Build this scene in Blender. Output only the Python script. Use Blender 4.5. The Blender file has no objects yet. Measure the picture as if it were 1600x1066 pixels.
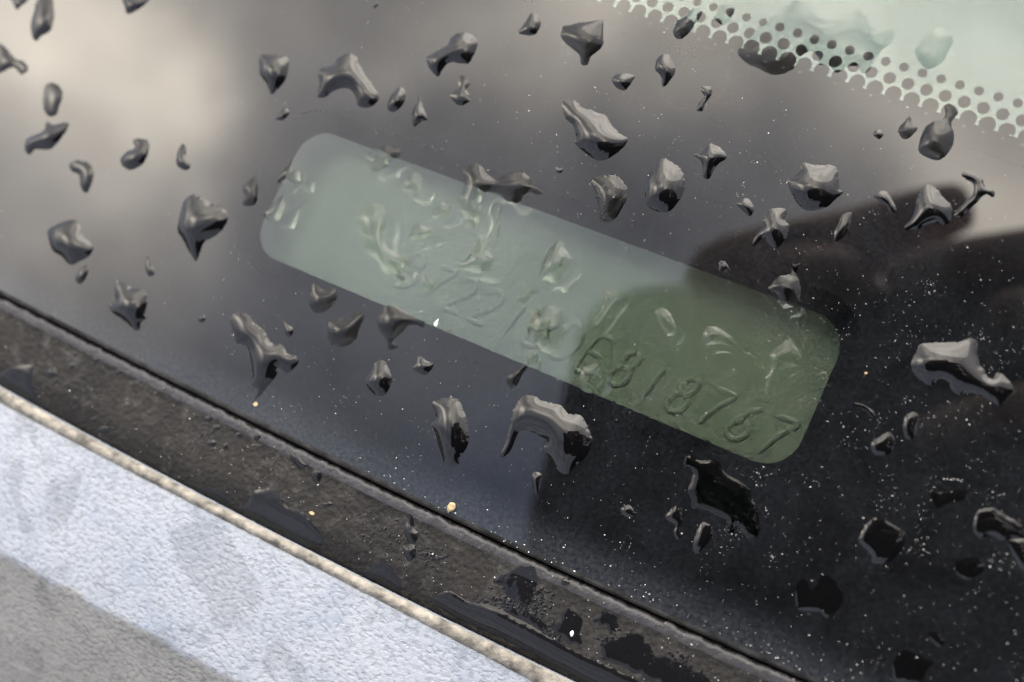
import bpy, bmesh, math, random
import numpy as np
from mathutils import Vector, Matrix, noise
from mathutils.geometry import delaunay_2d_cdt
random.seed(7); RNG = np.random.default_rng(7)
S = bpy.context.scene
COL = S.collection
MM = 0.001

# ------------------------------------------------------------------ frames
# "local" frame: windshield outer face is z=0, x along its lower edge, y up its slope (millimetres).
# G tips that frame to the real rake of the windshield.
FPX, CX, CY = 2200.0, 800.0, 533.0
a1 = np.array([-4740., -1965., FPX]); a1 /= np.linalg.norm(a1)
tt = FPX*FPX/215.0
a2 = np.array([.46*tt, -tt, FPX]); a2 /= np.linalg.norm(a2)
AX = -a1; AY = a2-np.dot(a2, AX)*AX; AY /= np.linalg.norm(AY); AZ = np.cross(AX, AY)
AR = np.array([AX, AY, AZ])
DIST = 250.0
CAM = -DIST*(AR @ np.array([0, 0, 1.]))
G = Matrix.Rotation(math.radians(30), 4, 'X')
GN = np.array(G.to_3x3())

def ray(px, py):
    d = AR @ np.array([px-CX, py-CY, FPX]); return d/np.linalg.norm(d)
def pl(px, py, z=0.0):
    d = ray(px, py); return CAM+d*((z-CAM[2])/d[2])
def deep(px, py, depth):
    d = ray(px, py); P = CAM+d*(-CAM[2]/d[2]); t = d[:2]/1.5
    dz = -math.sqrt(1-t@t); return P+np.array([t[0], t[1], dz])*(depth/-dz)
def below(px, py, z):                    # through the 5 mm pane, then on in air down to height z
    P = deep(px, py, 5.0); d = ray(px, py); return P+d*((z-P[2])/d[2])
def refl(px, py, s):                     # where the mirrored line of sight is, s mm after the glass
    d = ray(px, py); return pl(px, py)+d*np.array([1, 1, -1])*s
def refl_dir(px, py):
    return GN @ (ray(px, py)*np.array([1, 1, -1]))

# ------------------------------------------------------------------ camera
cd = bpy.data.cameras.new('camera'); cam = bpy.data.objects.new('camera', cd); COL.objects.link(cam)
cd.sensor_width = 36; cd.lens = FPX/1600*36; cd.clip_start = 0.001; cd.clip_end = 2000
Mc = Matrix.Identity(4)
for i in range(3):
    Mc[i][0] = AR[i, 0]; Mc[i][1] = -AR[i, 1]; Mc[i][2] = -AR[i, 2]; Mc[i][3] = CAM[i]*MM
cam.matrix_world = G @ Mc
cd.dof.use_dof = True
FP = pl(860, 650)-CAM
cd.dof.focus_distance = float(FP @ (AR @ np.array([0, 0, 1.])))*MM
cd.dof.aperture_fstop = 49.5/4.3
S.camera = cam

# ------------------------------------------------------------------ world: Nishita sky with broken cloud
w = bpy.data.worlds.new("World"); S.world = w; w.use_nodes = True
nt = w.node_tree; nt.nodes.clear()
SUN_L = np.array([-0.12, 0.885, 0.45]); SUN = Vector(GN @ SUN_L).normalized()
sun_el = math.asin(SUN.z); sun_az = math.atan2(SUN.x, SUN.y)
def N(t, **k):
    n = nt.nodes.new(t)
    for a, b in k.items(): setattr(n, a, b)
    return n
out = N('ShaderNodeOutputWorld'); bg = N('ShaderNodeBackground'); bg.inputs[1].default_value = 0.1
nt.links.new(bg.outputs[0], out.inputs[0])
sky = N('ShaderNodeTexSky', sky_type='NISHITA', sun_disc=False, sun_elevation=sun_el, sun_rotation=sun_az)
tc = N('ShaderNodeTexCoord')
nz = N('ShaderNodeTexNoise'); nz.inputs['Scale'].default_value = 3.2; nz.inputs['Detail'].default_value = 5; nz.inputs['Roughness'].default_value = .55
nt.links.new(tc.outputs['Generated'], nz.inputs['Vector'])
sub = N('ShaderNodeVectorMath', operation='SUBTRACT'); sub.inputs[1].default_value = (.5, .5, .5)
nt.links.new(nz.outputs['Color'], sub.inputs[0])
mul = N('ShaderNodeVectorMath', operation='SCALE'); mul.inputs['Scale'].default_value = .24
nt.links.new(sub.outputs[0], mul.inputs[0])
addv = N('ShaderNodeVectorMath', operation='ADD'); nt.links.new(tc.outputs['Generated'], addv.inputs[0]); nt.links.new(mul.outputs[0], addv.inputs[1])
nrm = N('ShaderNodeVectorMath', operation='NORMALIZE'); nt.links.new(addv.outputs[0], nrm.inputs[0])
def blob(px, py, rpx, amp):
    d = refl_dir(px, py); s2 = (rpx/FPX)**2
    dot = N('ShaderNodeVectorMath', operation='DOT_PRODUCT'); dot.inputs[1].default_value = tuple(d)
    nt.links.new(nrm.outputs[0], dot.inputs[0])
    m = N('ShaderNodeMath', operation='MULTIPLY_ADD'); m.inputs[1].default_value = 1/s2; m.inputs[2].default_value = -1/s2
    nt.links.new(dot.outputs['Value'], m.inputs[0])
    e = N('ShaderNodeMath', operation='EXPONENT'); nt.links.new(m.outputs[0], e.inputs[0])
    a = N('ShaderNodeMath', operation='MULTIPLY'); a.inputs[1].default_value = amp; nt.links.new(e.outputs[0], a.inputs[0])
    return a.outputs[0]
# bright breaks in the cloud, by direction
BR = [(235, 150, 100, .68), (130, 60, 90, .32), (60, 250, 120, .14), (330, 200, 60, .34), (180, 330, 110, .15), (120, 480, 100, .05),
      (30, 60, 100, .32), (820, 120, 80, .38), (700, 150, 60, .14), (960, 90, 80, .24), (1120, 110, 80, .40), (1060, 20, 120, .12), (1280, 60, 70, .12), (1440, 230, 70, .18), (1560, 330, 80, .44),
      (1600, 200, 110, .20), (1480, 20, 150, .22), (430, 40, 90, .12), (600, 60, 120, .07), (800, 770, 150, -.060), (40, 40, 80, .20), (-500, -200, 330, .4), (1100, -700, 420, .4)]
acc = None
def glow(sig, amp):                      # thin cloud lit by the sun behind it
    dot = N('ShaderNodeVectorMath', operation='DOT_PRODUCT'); dot.inputs[1].default_value = tuple(SUN); nt.links.new(nrm.outputs[0], dot.inputs[0])
    m = N('ShaderNodeMath', operation='MULTIPLY_ADD'); m.inputs[1].default_value = 1/sig**2; m.inputs[2].default_value = -1/sig**2; nt.links.new(dot.outputs['Value'], m.inputs[0])
    e = N('ShaderNodeMath', operation='EXPONENT'); nt.links.new(m.outputs[0], e.inputs[0])
    a = N('ShaderNodeMath', operation='MULTIPLY'); a.inputs[1].default_value = amp; nt.links.new(e.outputs[0], a.inputs[0]); return a.outputs[0]
for b in BR+['glow']:
    o = glow(.36, .52) if b == 'glow' else blob(*b)
    if acc is None: acc = o
    else:
        m = N('ShaderNodeMath', operation='ADD'); nt.links.new(acc, m.inputs[0]); nt.links.new(o, m.inputs[1]); acc = m.outputs[0]
# fine cloud texture over everything
nz2 = N('ShaderNodeTexNoise'); nz2.inputs['Scale'].default_value = 7.0; nz2.inputs['Detail'].default_value = 6
nt.links.new(nrm.outputs[0], nz2.inputs['Vector'])
mr = N('ShaderNodeMapRange'); mr.inputs['From Min'].default_value = .3; mr.inputs['From Max'].default_value = .7; mr.inputs['To Min'].default_value = .68; mr.inputs['To Max'].default_value = 1.34
nt.links.new(nz2.outputs['Fac'], mr.inputs['Value'])
am = N('ShaderNodeMath', operation='MULTIPLY'); nt.links.new(acc, am.inputs[0]); nt.links.new(mr.outputs[0], am.inputs[1])
def scaled(col, fac_out, k):
    v = N('ShaderNodeVectorMath', operation='SCALE'); v.inputs[0].default_value = tuple(c*k for c in col); nt.links.new(fac_out, v.inputs['Scale']); return v.outputs[0]
KC = 30.0
bright = scaled((1.0, .895, .735), am.outputs[0], KC)
base = scaled((.92, .93, 1.04), mr.outputs[0], 3.3)
s1 = N('ShaderNodeVectorMath', operation='ADD'); nt.links.new(bright, s1.inputs[0]); nt.links.new(base, s1.inputs[1])
skym = N('ShaderNodeVectorMath', operation='SCALE'); skym.inputs['Scale'].default_value = .22; nt.links.new(sky.outputs[0], skym.inputs[0])
s2 = N('ShaderNodeVectorMath', operation='ADD'); nt.links.new(s1.outputs[0], s2.inputs[0]); nt.links.new(skym.outputs[0], s2.inputs[1])
nt.links.new(s2.outputs[0], bg.inputs[0])

# ------------------------------------------------------------------ sun behind thin cloud, exposure
ld = bpy.data.lights.new('sun', 'SUN'); ld.energy = 0.75; ld.angle = math.radians(58); ld.color = (1, .95, .87)
lo = bpy.data.objects.new('sun', ld); COL.objects.link(lo); lo.rotation_euler = SUN.to_track_quat('Z', 'Y').to_euler()
S.view_settings.view_transform = 'Standard'; S.view_settings.look = 'None'; S.view_settings.exposure = 2.0; S.view_settings.gamma = 1
S.cycles.max_bounces = 14; S.cycles.transmission_bounces = 12; S.cycles.glossy_bounces = 6; S.cycles.diffuse_bounces = 3
S.cycles.sample_clamp_indirect = 6; S.cycles.use_denoising = True; S.cycles.denoising_input_passes = 'RGB'

# ------------------------------------------------------------------ materials
def mat(name):
    m = bpy.data.materials.new(name); m.use_nodes = True; t = m.node_tree; t.nodes.clear()
    o = t.nodes.new('ShaderNodeOutputMaterial')
    def n(ty, ins=None, **k):
        x = t.nodes.new(ty)
        for a, b in k.items(): setattr(x, a, b)
        for a, b in (ins or {}).items():
            if isinstance(b, bpy.types.NodeSocket): t.links.new(b, x.inputs[a])
            else: x.inputs[a].default_value = b
        return x
    return m, n, o, t
def obj_coord(n): return n('ShaderNodeTexCoord').outputs['Object']
def simple(name, col, rough=.5, spec=.5, bump=None, var=.0, vscale=200, metal=0, coat=0):
    m, n, o, t = mat(name); co = obj_coord(n)
    p = n('ShaderNodeBsdfPrincipled', {'Base Color': (*col, 1), 'Roughness': rough, 'Specular IOR Level': spec, 'Metallic': metal, 'Coat Weight': coat})
    if var:
        nn = n('ShaderNodeTexNoise', {'Vector': co, 'Scale': vscale, 'Detail': 5})
        r = n('ShaderNodeMapRange', {'Value': nn.outputs['Fac'], 'From Min': .3, 'From Max': .7, 'To Min': 1-var, 'To Max': 1+var})
        v = n('ShaderNodeVectorMath', {0: col, 'Scale': r.outputs[0]}, operation='SCALE'); t.links.new(v.outputs[0], p.inputs['Base Color'])
    if bump:
        nb = n('ShaderNodeTexNoise', {'Vector': co, 'Scale': bump[0], 'Detail': 4})
        b = n('ShaderNodeBump', {'Height': nb.outputs['Fac'], 'Strength': bump[2] if len(bump) > 2 else 1, 'Distance': bump[1]}); t.links.new(b.outputs[0], p.inputs['Normal'])
    t.links.new(p.outputs[0], o.inputs[0]); return m

TINT = (.79, .935, .86, 1)
def glass_dusty():
    m, n, o, t = mat('dusty_windshield_glass'); co = obj_coord(n)
    g = n('ShaderNodeBsdfPrincipled', {'Base Color': TINT, 'Roughness': 0, 'IOR': 1.5, 'Transmission Weight': 1})
    sx = n('ShaderNodeSeparateXYZ', {0: co})
    big = n('ShaderNodeTexNoise', {'Vector': co, 'Scale': 60, 'Detail': 8, 'Roughness': .72, 'Distortion': .6})
    fine = n('ShaderNodeTexNoise', {'Vector': co, 'Scale': 1300, 'Detail': 3, 'Roughness': .7})
    # dirt that washed down and dried along the lower edge (edge lies near y = -0.052 .. -0.062)
    low = n('ShaderNodeMapRange', {'Value': sx.outputs['Y'], 'From Min': -.0235, 'From Max': -.0320, 'To Min': 0, 'To Max': 1}, interpolation_type='SMOOTHSTEP')
    lowm = n('ShaderNodeMath', {0: low.outputs[0], 1: .030}, operation='MULTIPLY')
    a = n('ShaderNodeMapRange', {'Value': big.outputs['Fac'], 'From Min': .38, 'From Max': .72, 'To Min': .0030, 'To Max': .0140})
    b = n('ShaderNodeMapRange', {'Value': fine.outputs['Fac'], 'From Min': .35, 'From Max': .75, 'To Min': .55, 'To Max': 1.9})
    c = n('ShaderNodeMath', {0: a.outputs[0], 1: lowm.outputs[0]}, operation='ADD')
    d = n('ShaderNodeMath', {0: c.outputs[0], 1: b.outputs[0]}, operation='MULTIPLY')
    df = n('ShaderNodeBsdfDiffuse', {'Color': (.46, .51, .60, 1)})
    mx = n('ShaderNodeMixShader', {0: d.outputs[0], 1: g.outputs[0], 2: df.outputs[0]})
    t.links.new(mx.outputs[0], o.inputs[0]); return m
M_GLASS = glass_dusty()
def glass_on_frit():
    m = M_GLASS.copy(); m.name = 'dusty_glass_fused_to_black_frit'; t = m.node_tree
    p = [x for x in t.nodes if x.type == 'BSDF_PRINCIPLED'][0]
    p.inputs['Transmission Weight'].default_value = 0; p.inputs['Base Color'].default_value = (.0022, .0023, .0026, 1); return m
M_GLASSF = glass_on_frit()
m, n, o, t = mat('rain_water_over_black_frit'); g = n('ShaderNodeBsdfPrincipled', {'Base Color': (.0022, .0023, .0026, 1), 'Roughness': 0, 'IOR': 1.41}); t.links.new(g.outputs[0], o.inputs[0]); M_WATERF = m
m, n, o, t = mat('wetted_glass_face'); g = n('ShaderNodeBsdfPrincipled', {'Base Color': TINT, 'Roughness': 0, 'IOR': 1.125, 'Transmission Weight': 1}); t.links.new(g.outputs[0], o.inputs[0]); M_WET = m
m, n, o, t = mat('clean_glass_face'); g = n('ShaderNodeBsdfPrincipled', {'Base Color': (.95, .985, .965, 1), 'Roughness': 0, 'IOR': 1.5, 'Transmission Weight': 1}); t.links.new(g.outputs[0], o.inputs[0]); M_GLASSB = m
m, n, o, t = mat('rain_water'); g = n('ShaderNodeBsdfPrincipled', {'Base Color': (1, 1, 1, 1), 'Roughness': 0, 'IOR': 1.333, 'Transmission Weight': 1}); t.links.new(g.outputs[0], o.inputs[0]); M_WATER = m
M_FRIT = simple('black_ceramic_frit', (.0045, .0046, .0050), 1, 0, var=.25, vscale=900)
M_PLATE = simple('olive_painted_plate', (.068, .080, .043), .42, .5, bump=(1800, .00003, .5), var=.10, vscale=120)
M_DASH = simple('grained_dashboard_plastic', (.060, .092, .086), .6, .4, bump=(900, .00015), var=.15, vscale=60)
M_LIP = simple('lilac_sheen_rubber_lip', (.021, .020, .023), .5, .4, bump=(800, .0003), var=.45, vscale=350)  # the lip's lilac reflection is put into its base colour
M_EDGE = simple('grimy_ground_glass_edge', (.034, .033, .031), .8, .15, bump=(700, .0003), var=.6, vscale=300)
M_WHITE = simple('pale_dust', (.74, .73, .69), .8, .3)
M_SEED = simple('dry_yellow_seed', (.40, .31, .17), .6, .4, bump=(1500, .0001), var=.2, vscale=800)
M_BODYPH = simple('dark_phone_shell', (.012, .012, .014), .25, .5, var=.1)
M_LENS = simple('lens_glass', (.004, .004, .006), .03, .8, var=.1)
M_SKIN = simple('skin', (.62, .43, .36), .5, .4, bump=(1500, .0001, .4), var=.12, vscale=80)
M_COAT = simple('navy_coat_cloth', (.010, .012, .019), .9, .2, bump=(900, .0003), var=.3, vscale=60)
M_TROUS = simple('dark_trouser_cloth', (.012, .012, .013), .9, .2, bump=(900, .0003), var=.3, vscale=60)
M_HAIR = simple('dark_hair', (.02, .014, .01), .6, .4, bump=(700, .001), var=.3, vscale=300)
M_GROUND = simple('asphalt', (.05, .05, .05), .9, .3, bump=(120, .004), var=.35, vscale=40)

def rubber():
    m, n, o, t = mat('weathered_black_rubber'); co = obj_coord(n)
    big = n('ShaderNodeTexNoise', {'Vector': co, 'Scale': 60, 'Detail': 6, 'Roughness': .6})
    fine = n('ShaderNodeTexNoise', {'Vector': co, 'Scale': 1500, 'Detail': 4, 'Roughness': .7})
    vo = n('ShaderNodeTexVoronoi', {'Vector': co, 'Scale': 1100, 'Randomness': 1}, feature='SMOOTH_F1')
    ad = n('ShaderNodeMath', {0: fine.outputs['Fac'], 1: vo.outputs['Distance']}, operation='ADD')
    r = n('ShaderNodeValToRGB', {'Fac': big.outputs['Fac']}); e = r.color_ramp.elements
    e[0].position = .3; e[0].color = (.0108, .0102, .0096, 1); e[1].position = .7; e[1].color = (.0225, .0206, .0190, 1)
    fm = n('ShaderNodeMapRange', {'Value': fine.outputs['Fac'], 'From Min': .3, 'From Max': .7, 'To Min': .75, 'To Max': 1.3})
    mo = n('ShaderNodeTexNoise', {'Vector': co, 'Scale': 160, 'Detail': 7, 'Roughness': .7, 'Distortion': 1.2})
    mo2 = n('ShaderNodeMapRange', {'Value': mo.outputs['Fac'], 'From Min': .52, 'From Max': .72, 'To Min': 0, 'To Max': .95})
    dry = n('ShaderNodeMix', {0: mo2.outputs[0], 6: r.outputs[0], 7: (.050, .046, .044, 1)}, data_type='RGBA')
    c = n('ShaderNodeVectorMath', {0: dry.outputs[2], 'Scale': fm.outputs[0]}, operation='SCALE')
    rr = n('ShaderNodeMapRange', {'Value': big.outputs['Fac'], 'From Min': .3, 'From Max': .7, 'To Min': .55, 'To Max': .75})
    b = n('ShaderNodeBump', {'Height': ad.outputs[0], 'Strength': 1.0, 'Distance': .00032})
    p = n('ShaderNodeBsdfPrincipled', {'Base Color': c.outputs[0], 'Roughness': rr.outputs[0], 'Specular IOR Level': .16, 'Normal': b.outputs[0]})
    t.links.new(p.outputs[0], o.inputs[0]); return m
M_RUBBER = rubber()
def cowl_mat():
    m, n, o, t = mat('faded_grained_plastic'); co = obj_coord(n)
    wrp = n('ShaderNodeTexNoise', {'Vector': co, 'Scale': 420, 'Detail': 2})
    ws = n('ShaderNodeVectorMath', {0: wrp.outputs['Color'], 'Scale': .0011}, operation='SCALE')
    wa = n('ShaderNodeVectorMath', {0: co, 1: ws.outputs[0]}, operation='ADD')
    mp = n('ShaderNodeMapping', {'Vector': wa.outputs[0], 'Scale': (.72, 1.1, 1), 'Rotation': (0, 0, -.25)})
    vo = n('ShaderNodeTexVoronoi', {'Vector': mp.outputs[0], 'Scale': 1150, 'Smoothness': .45}, feature='SMOOTH_F1')
    vs_ = n('ShaderNodeMapRange', {'Value': vo.outputs['Distance'], 'From Min': .25, 'From Max': .80, 'To Min': 1, 'To Max': 0}, interpolation_type='SMOOTHSTEP')
    fn = n('ShaderNodeTexNoise', {'Vector': mp.outputs[0], 'Scale': 1300, 'Detail': 2, 'Roughness': .45})
    pit = n('ShaderNodeMapRange', {'Value': fn.outputs['Fac'], 'From Min': .36, 'From Max': .52, 'To Min': 0, 'To Max': 1}, interpolation_type='SMOOTHSTEP')
    v5 = n('ShaderNodeMath', {0: vs_.outputs[0], 1: .6}, operation='MULTIPLY')
    h = n('ShaderNodeMath', {0: pit.outputs[0], 1: .75, 2: v5.outputs[0]}, operation='MULTIPLY_ADD')
    b = n('ShaderNodeBump', {'Height': h.outputs[0], 'Strength': .9, 'Distance': .00010})
    big = n('ShaderNodeTexNoise', {'Vector': co, 'Scale': 48, 'Detail': 6, 'Roughness': .65, 'Distortion': .5})
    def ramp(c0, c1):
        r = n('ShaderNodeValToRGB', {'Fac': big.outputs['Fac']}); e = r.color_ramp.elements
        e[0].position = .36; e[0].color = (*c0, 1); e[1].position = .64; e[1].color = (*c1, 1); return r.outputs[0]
    # sky sheen painted into the base colour beside the rim, fading raggedly past the crease
    at_ = n('ShaderNodeAttribute', attribute_name='band_sheen')
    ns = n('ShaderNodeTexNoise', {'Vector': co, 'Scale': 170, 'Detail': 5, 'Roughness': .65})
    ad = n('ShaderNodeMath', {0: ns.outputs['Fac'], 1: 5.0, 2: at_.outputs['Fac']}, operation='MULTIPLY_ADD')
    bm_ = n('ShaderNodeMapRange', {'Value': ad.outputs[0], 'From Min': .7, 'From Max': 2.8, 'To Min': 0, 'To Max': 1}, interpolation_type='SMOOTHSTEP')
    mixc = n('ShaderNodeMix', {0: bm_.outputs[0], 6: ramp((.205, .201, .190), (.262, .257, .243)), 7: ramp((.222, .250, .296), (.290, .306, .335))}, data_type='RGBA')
    st = n('ShaderNodeTexNoise', {'Vector': co, 'Scale': 62, 'Detail': 5, 'Distortion': 1.2})
    sr = n('ShaderNodeMapRange', {'Value': st.outputs['Fac'], 'From Min': .55, 'From Max': .60, 'To Min': 1, 'To Max': .80})
    vr = n('ShaderNodeMapRange', {'Value': h.outputs[0], 'From Min': .20, 'From Max': 1.1, 'To Min': .82, 'To Max': 1.07})
    mm = n('ShaderNodeMath', {0: sr.outputs[0], 1: vr.outputs[0]}, operation='MULTIPLY')
    c = n('ShaderNodeVectorMath', {0: mixc.outputs[2], 'Scale': mm.outputs[0]}, operation='SCALE')
    p = n('ShaderNodeBsdfPrincipled', {'Base Color': c.outputs[0], 'Roughness': .42, 'Specular IOR Level': .5, 'Normal': b.outputs[0]})
    t.links.new(p.outputs[0], o.inputs[0]); return m
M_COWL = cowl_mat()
M_RIM = simple('chalky_rim_plastic', (.190, .174, .146), .7, .4, bump=(1100, .0004), var=.65, vscale=420)

# ------------------------------------------------------------------ object helpers
def set_props(o, label=None, cat=None, group=None, kind=None):
    if label: o['label'] = label
    if cat: o['category'] = cat
    if group: o['group'] = group
    if kind: o['kind'] = kind
    return o
def mesh_mm(name, verts, faces, mats, smooth=True, mi=None, origin=(0, 0, 0)):
    me = bpy.data.meshes.new(name); og = np.array(origin, float)
    vv = ((np.asarray(verts, float)-og)*MM).tolist()
    me.from_pydata(vv, [], [list(map(int, f)) for f in faces])
    for m_ in (mats if isinstance(mats, (list, tuple)) else [mats]): me.materials.append(m_)
    if mi is not None: me.polygons.foreach_set('material_index', np.array(mi, dtype=np.int32))
    me.polygons.foreach_set('use_smooth', np.full(len(me.polygons), smooth))
    me.update(); return me
def place(name, me, origin=(0, 0, 0), parent=None, parent_origin=(0, 0, 0)):
    o = bpy.data.objects.new(name, me); COL.objects.link(o)
    T = Matrix.Translation(Vector(np.array(origin, float)*MM))
    if parent is None: o.matrix_world = G @ T
    else:
        o.parent = parent; o.matrix_local = Matrix.Translation(Vector((np.array(origin, float)-np.array(parent_origin, float))*MM))
    return o
def obj(name, verts, faces, mats, origin=(0, 0, 0), parent=None, parent_origin=(0, 0, 0), **k):
    return place(name, mesh_mm(name, verts, faces, mats, origin=origin, **k), origin, parent, parent_origin)
def empty(name, origin=(0, 0, 0)):
    o = bpy.data.objects.new(name, None); o.empty_display_size = .01; COL.objects.link(o)
    o.matrix_world = G @ Matrix.Translation(Vector(np.array(origin, float)*MM)); return o

def catmull(pts, closed=True, step=0.5):
    P = np.asarray(pts, float); n_ = len(P); outp = []
    rng = range(n_) if closed else range(n_-1)
    for i in rng:
        if closed: p0, p1, p2, p3 = P[(i-1) % n_], P[i], P[(i+1) % n_], P[(i+2) % n_]
        else: p0, p1, p2, p3 = P[max(i-1, 0)], P[i], P[i+1], P[min(i+2, n_-1)]
        L = np.linalg.norm(p2-p1); k = max(1, int(round(L/step)))
        for j in range(k):
            t_ = j/k
            outp.append(.5*((2*p1)+(-p0+p2)*t_+(2*p0-5*p1+4*p2-p3)*t_*t_+(-p0+3*p1-3*p2+p3)*t_**3))
    if not closed: outp.append(P[-1])
    return np.array(outp)
def inside(poly, x, y):
    px, py = poly[:, 0], poly[:, 1]; qx, qy = np.roll(px, -1), np.roll(py, -1); c = np.zeros(len(x), bool)
    for a, b, c2, d in zip(px, py, qx, qy):
        if b == d: continue
        m_ = ((b > y) != (d > y)) & (x < (c2-a)*(y-b)/(d-b)+a); c ^= m_
    return c
def area(poly):
    x, y = poly[:, 0], poly[:, 1]; return .5*np.sum(x*np.roll(y, -1)-np.roll(x, -1)*y)

def cap_mesh(outline, spacing, thick=1.0, lam=2.7, maxh=None, skew=.5):
    """liquid cap over a flat outline (mm): linearised Young-Laplace with gravity pulling down the slope (-y)"""
    O_ = outline if area(outline) > 0 else outline[::-1]
    n0 = len(O_)
    x0, y0 = O_.min(0); x1, y1 = O_.max(0)
    pts = []; r = 0; yy = y0
    while yy < y1:
        xs = np.arange(x0+(spacing/2 if r % 2 else 0), x1, spacing)
        for x in xs: pts.append((x, yy))
        yy += spacing*.866; r += 1
    pts = np.array(pts) if pts else np.zeros((0, 2))
    if len(pts):
        pts = pts[inside(O_, pts[:, 0], pts[:, 1])]
    if len(pts):
        d = np.min(((pts[:, None, :]-O_[None, :, :])**2).sum(2), axis=1); pts = pts[d > (spacing*.45)**2]
        pts = pts+RNG.normal(0, spacing*.04, pts.shape)
    allv = [Vector((float(a), float(b))) for a, b in O_]+[Vector((float(a), float(b))) for a, b in pts]
    res = delaunay_2d_cdt(allv, [], [list(range(n0))], 0, 1e-6, True)
    V = np.array([[v.x, v.y] for v in res[0]]); F = [f for f, ids in zip(res[2], res[5]) if len(ids)]
    T = []
    for f in F:
        for k in range(1, len(f)-1): T.append((f[0], f[k], f[k+1]))
    T = np.array(T)
    bnd = np.array([any(i < n0 for i in ids) or not ids for ids in res[3]])
    T = np.array([t_ for t_ in T if not all(bnd[list(t_)]) or inside(O_, V[list(t_)].mean(0)[None, 0], V[list(t_)].mean(0)[None, 1])[0]])
    # cotangent laplacian
    n_ = len(V); I = []; J = []; Wt = []; M_ = np.zeros(n_)
    A_, B_, C_ = V[T[:, 0]], V[T[:, 1]], V[T[:, 2]]
    ar = .5*np.abs((B_[:, 0]-A_[:, 0])*(C_[:, 1]-A_[:, 1])-(B_[:, 1]-A_[:, 1])*(C_[:, 0]-A_[:, 0]))+1e-9
    for k in range(3): M_ += np.bincount(T[:, k], ar/3, n_)
    for k in range(3):
        i, j, o_ = T[:, k], T[:, (k+1) % 3], T[:, (k+2) % 3]
        u, v = V[i]-V[o_], V[j]-V[o_]
        cot = np.clip((u*v).sum(1)/(2*ar), -2, 8)*.5
        I.append(i); J.append(j); Wt.append(cot)
    I, J, Wt = np.concatenate(I), np.concatenate(J), np.concatenate(Wt)
    free = (~bnd).astype(float)
    def mv(h):
        d_ = Wt*(h[I]-h[J]); return (np.bincount(I, d_, n_)-np.bincount(J, d_, n_)+M_*h/lam**2)*free
    yc = V[:, 1].mean(); ext = max(y1-y0, 1e-3)
    src = M_*(1+skew*(yc-V[:, 1])/max(ext*.5, 1e-6)*min(1, ext/lam))*free
    h = np.zeros(n_); r_ = src-mv(h); p_ = r_.copy(); rs = r_@r_
    for it in range(260):
        if rs < 1e-18: break
        q = mv(p_); al = rs/max(p_@q, 1e-30); h += al*p_; r_ -= al*q; rn = r_@r_; p_ = r_+(rn/rs)*p_; rs = rn
    h = np.clip(h, 0, None); hm = max(h.max(), 1e-9)
    R_ = 2*math.sqrt(hm); H = .285*R_*thick
    H = min(H, maxh if maxh else 1.7)
    h = h/hm*H
    return np.column_stack([V, h]), T, O_

# ------------------------------------------------------------------ edge curves (traced, then put on the plane of the glass)
EDGE = [(-60, 420), (0, 453), (81, 494), (160, 538), (246, 582), (330, 619), (398, 650), (460, 682), (530, 715), (645, 772), (766, 836), (881, 890), (1000, 938), (1070, 969), (1180, 1017), (1296, 1068), (1400, 1115)]
RIM0 = [(-60, 572), (0, 607), (51, 637), (101, 663), (163, 697), (225, 729), (290, 762), (402, 821), (537, 890), (620, 935), (700, 974), (781, 1010), (884, 1061), (960, 1100)]
RIM1 = [(-60, 596), (0, 629), (51, 658), (101, 684), (160, 716), (244, 755), (290, 781), (402, 841), (537, 912), (620, 953), (700, 993), (812, 1055), (900, 1102)]
CREASE = [(-60, 828), (0, 860), (67, 895), (169, 949), (270, 1003), (375, 1064), (460, 1110)]
def curve_fn(pxs, z):
    P = np.array([pl(x, y, z) for x, y in pxs]); P = P[np.argsort(P[:, 0])]
    c = np.polyfit(P[:, 0], P[:, 1], 3 if len(P) > 6 else 2)
    x0, x1 = P[0, 0], P[-1, 0]; dc = np.polyder(c)
    def f(x):
        x = np.asarray(x, float); xc = np.clip(x, x0, x1)
        return np.polyval(c, xc)+(x-xc)*np.polyval(dc, xc)
    return f
fE, fR0, fR1, fC = curve_fn(EDGE, 0), curve_fn(RIM0, 1.0), curve_fn(RIM1, .9), curve_fn(CREASE, -.5)
print('edge', fE([-200, -100, 0, 100]), 'rim', fR0([-200, -100, 0, 100]), fR1([-100, 0]), 'crease', fC([-100, 0]))

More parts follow.
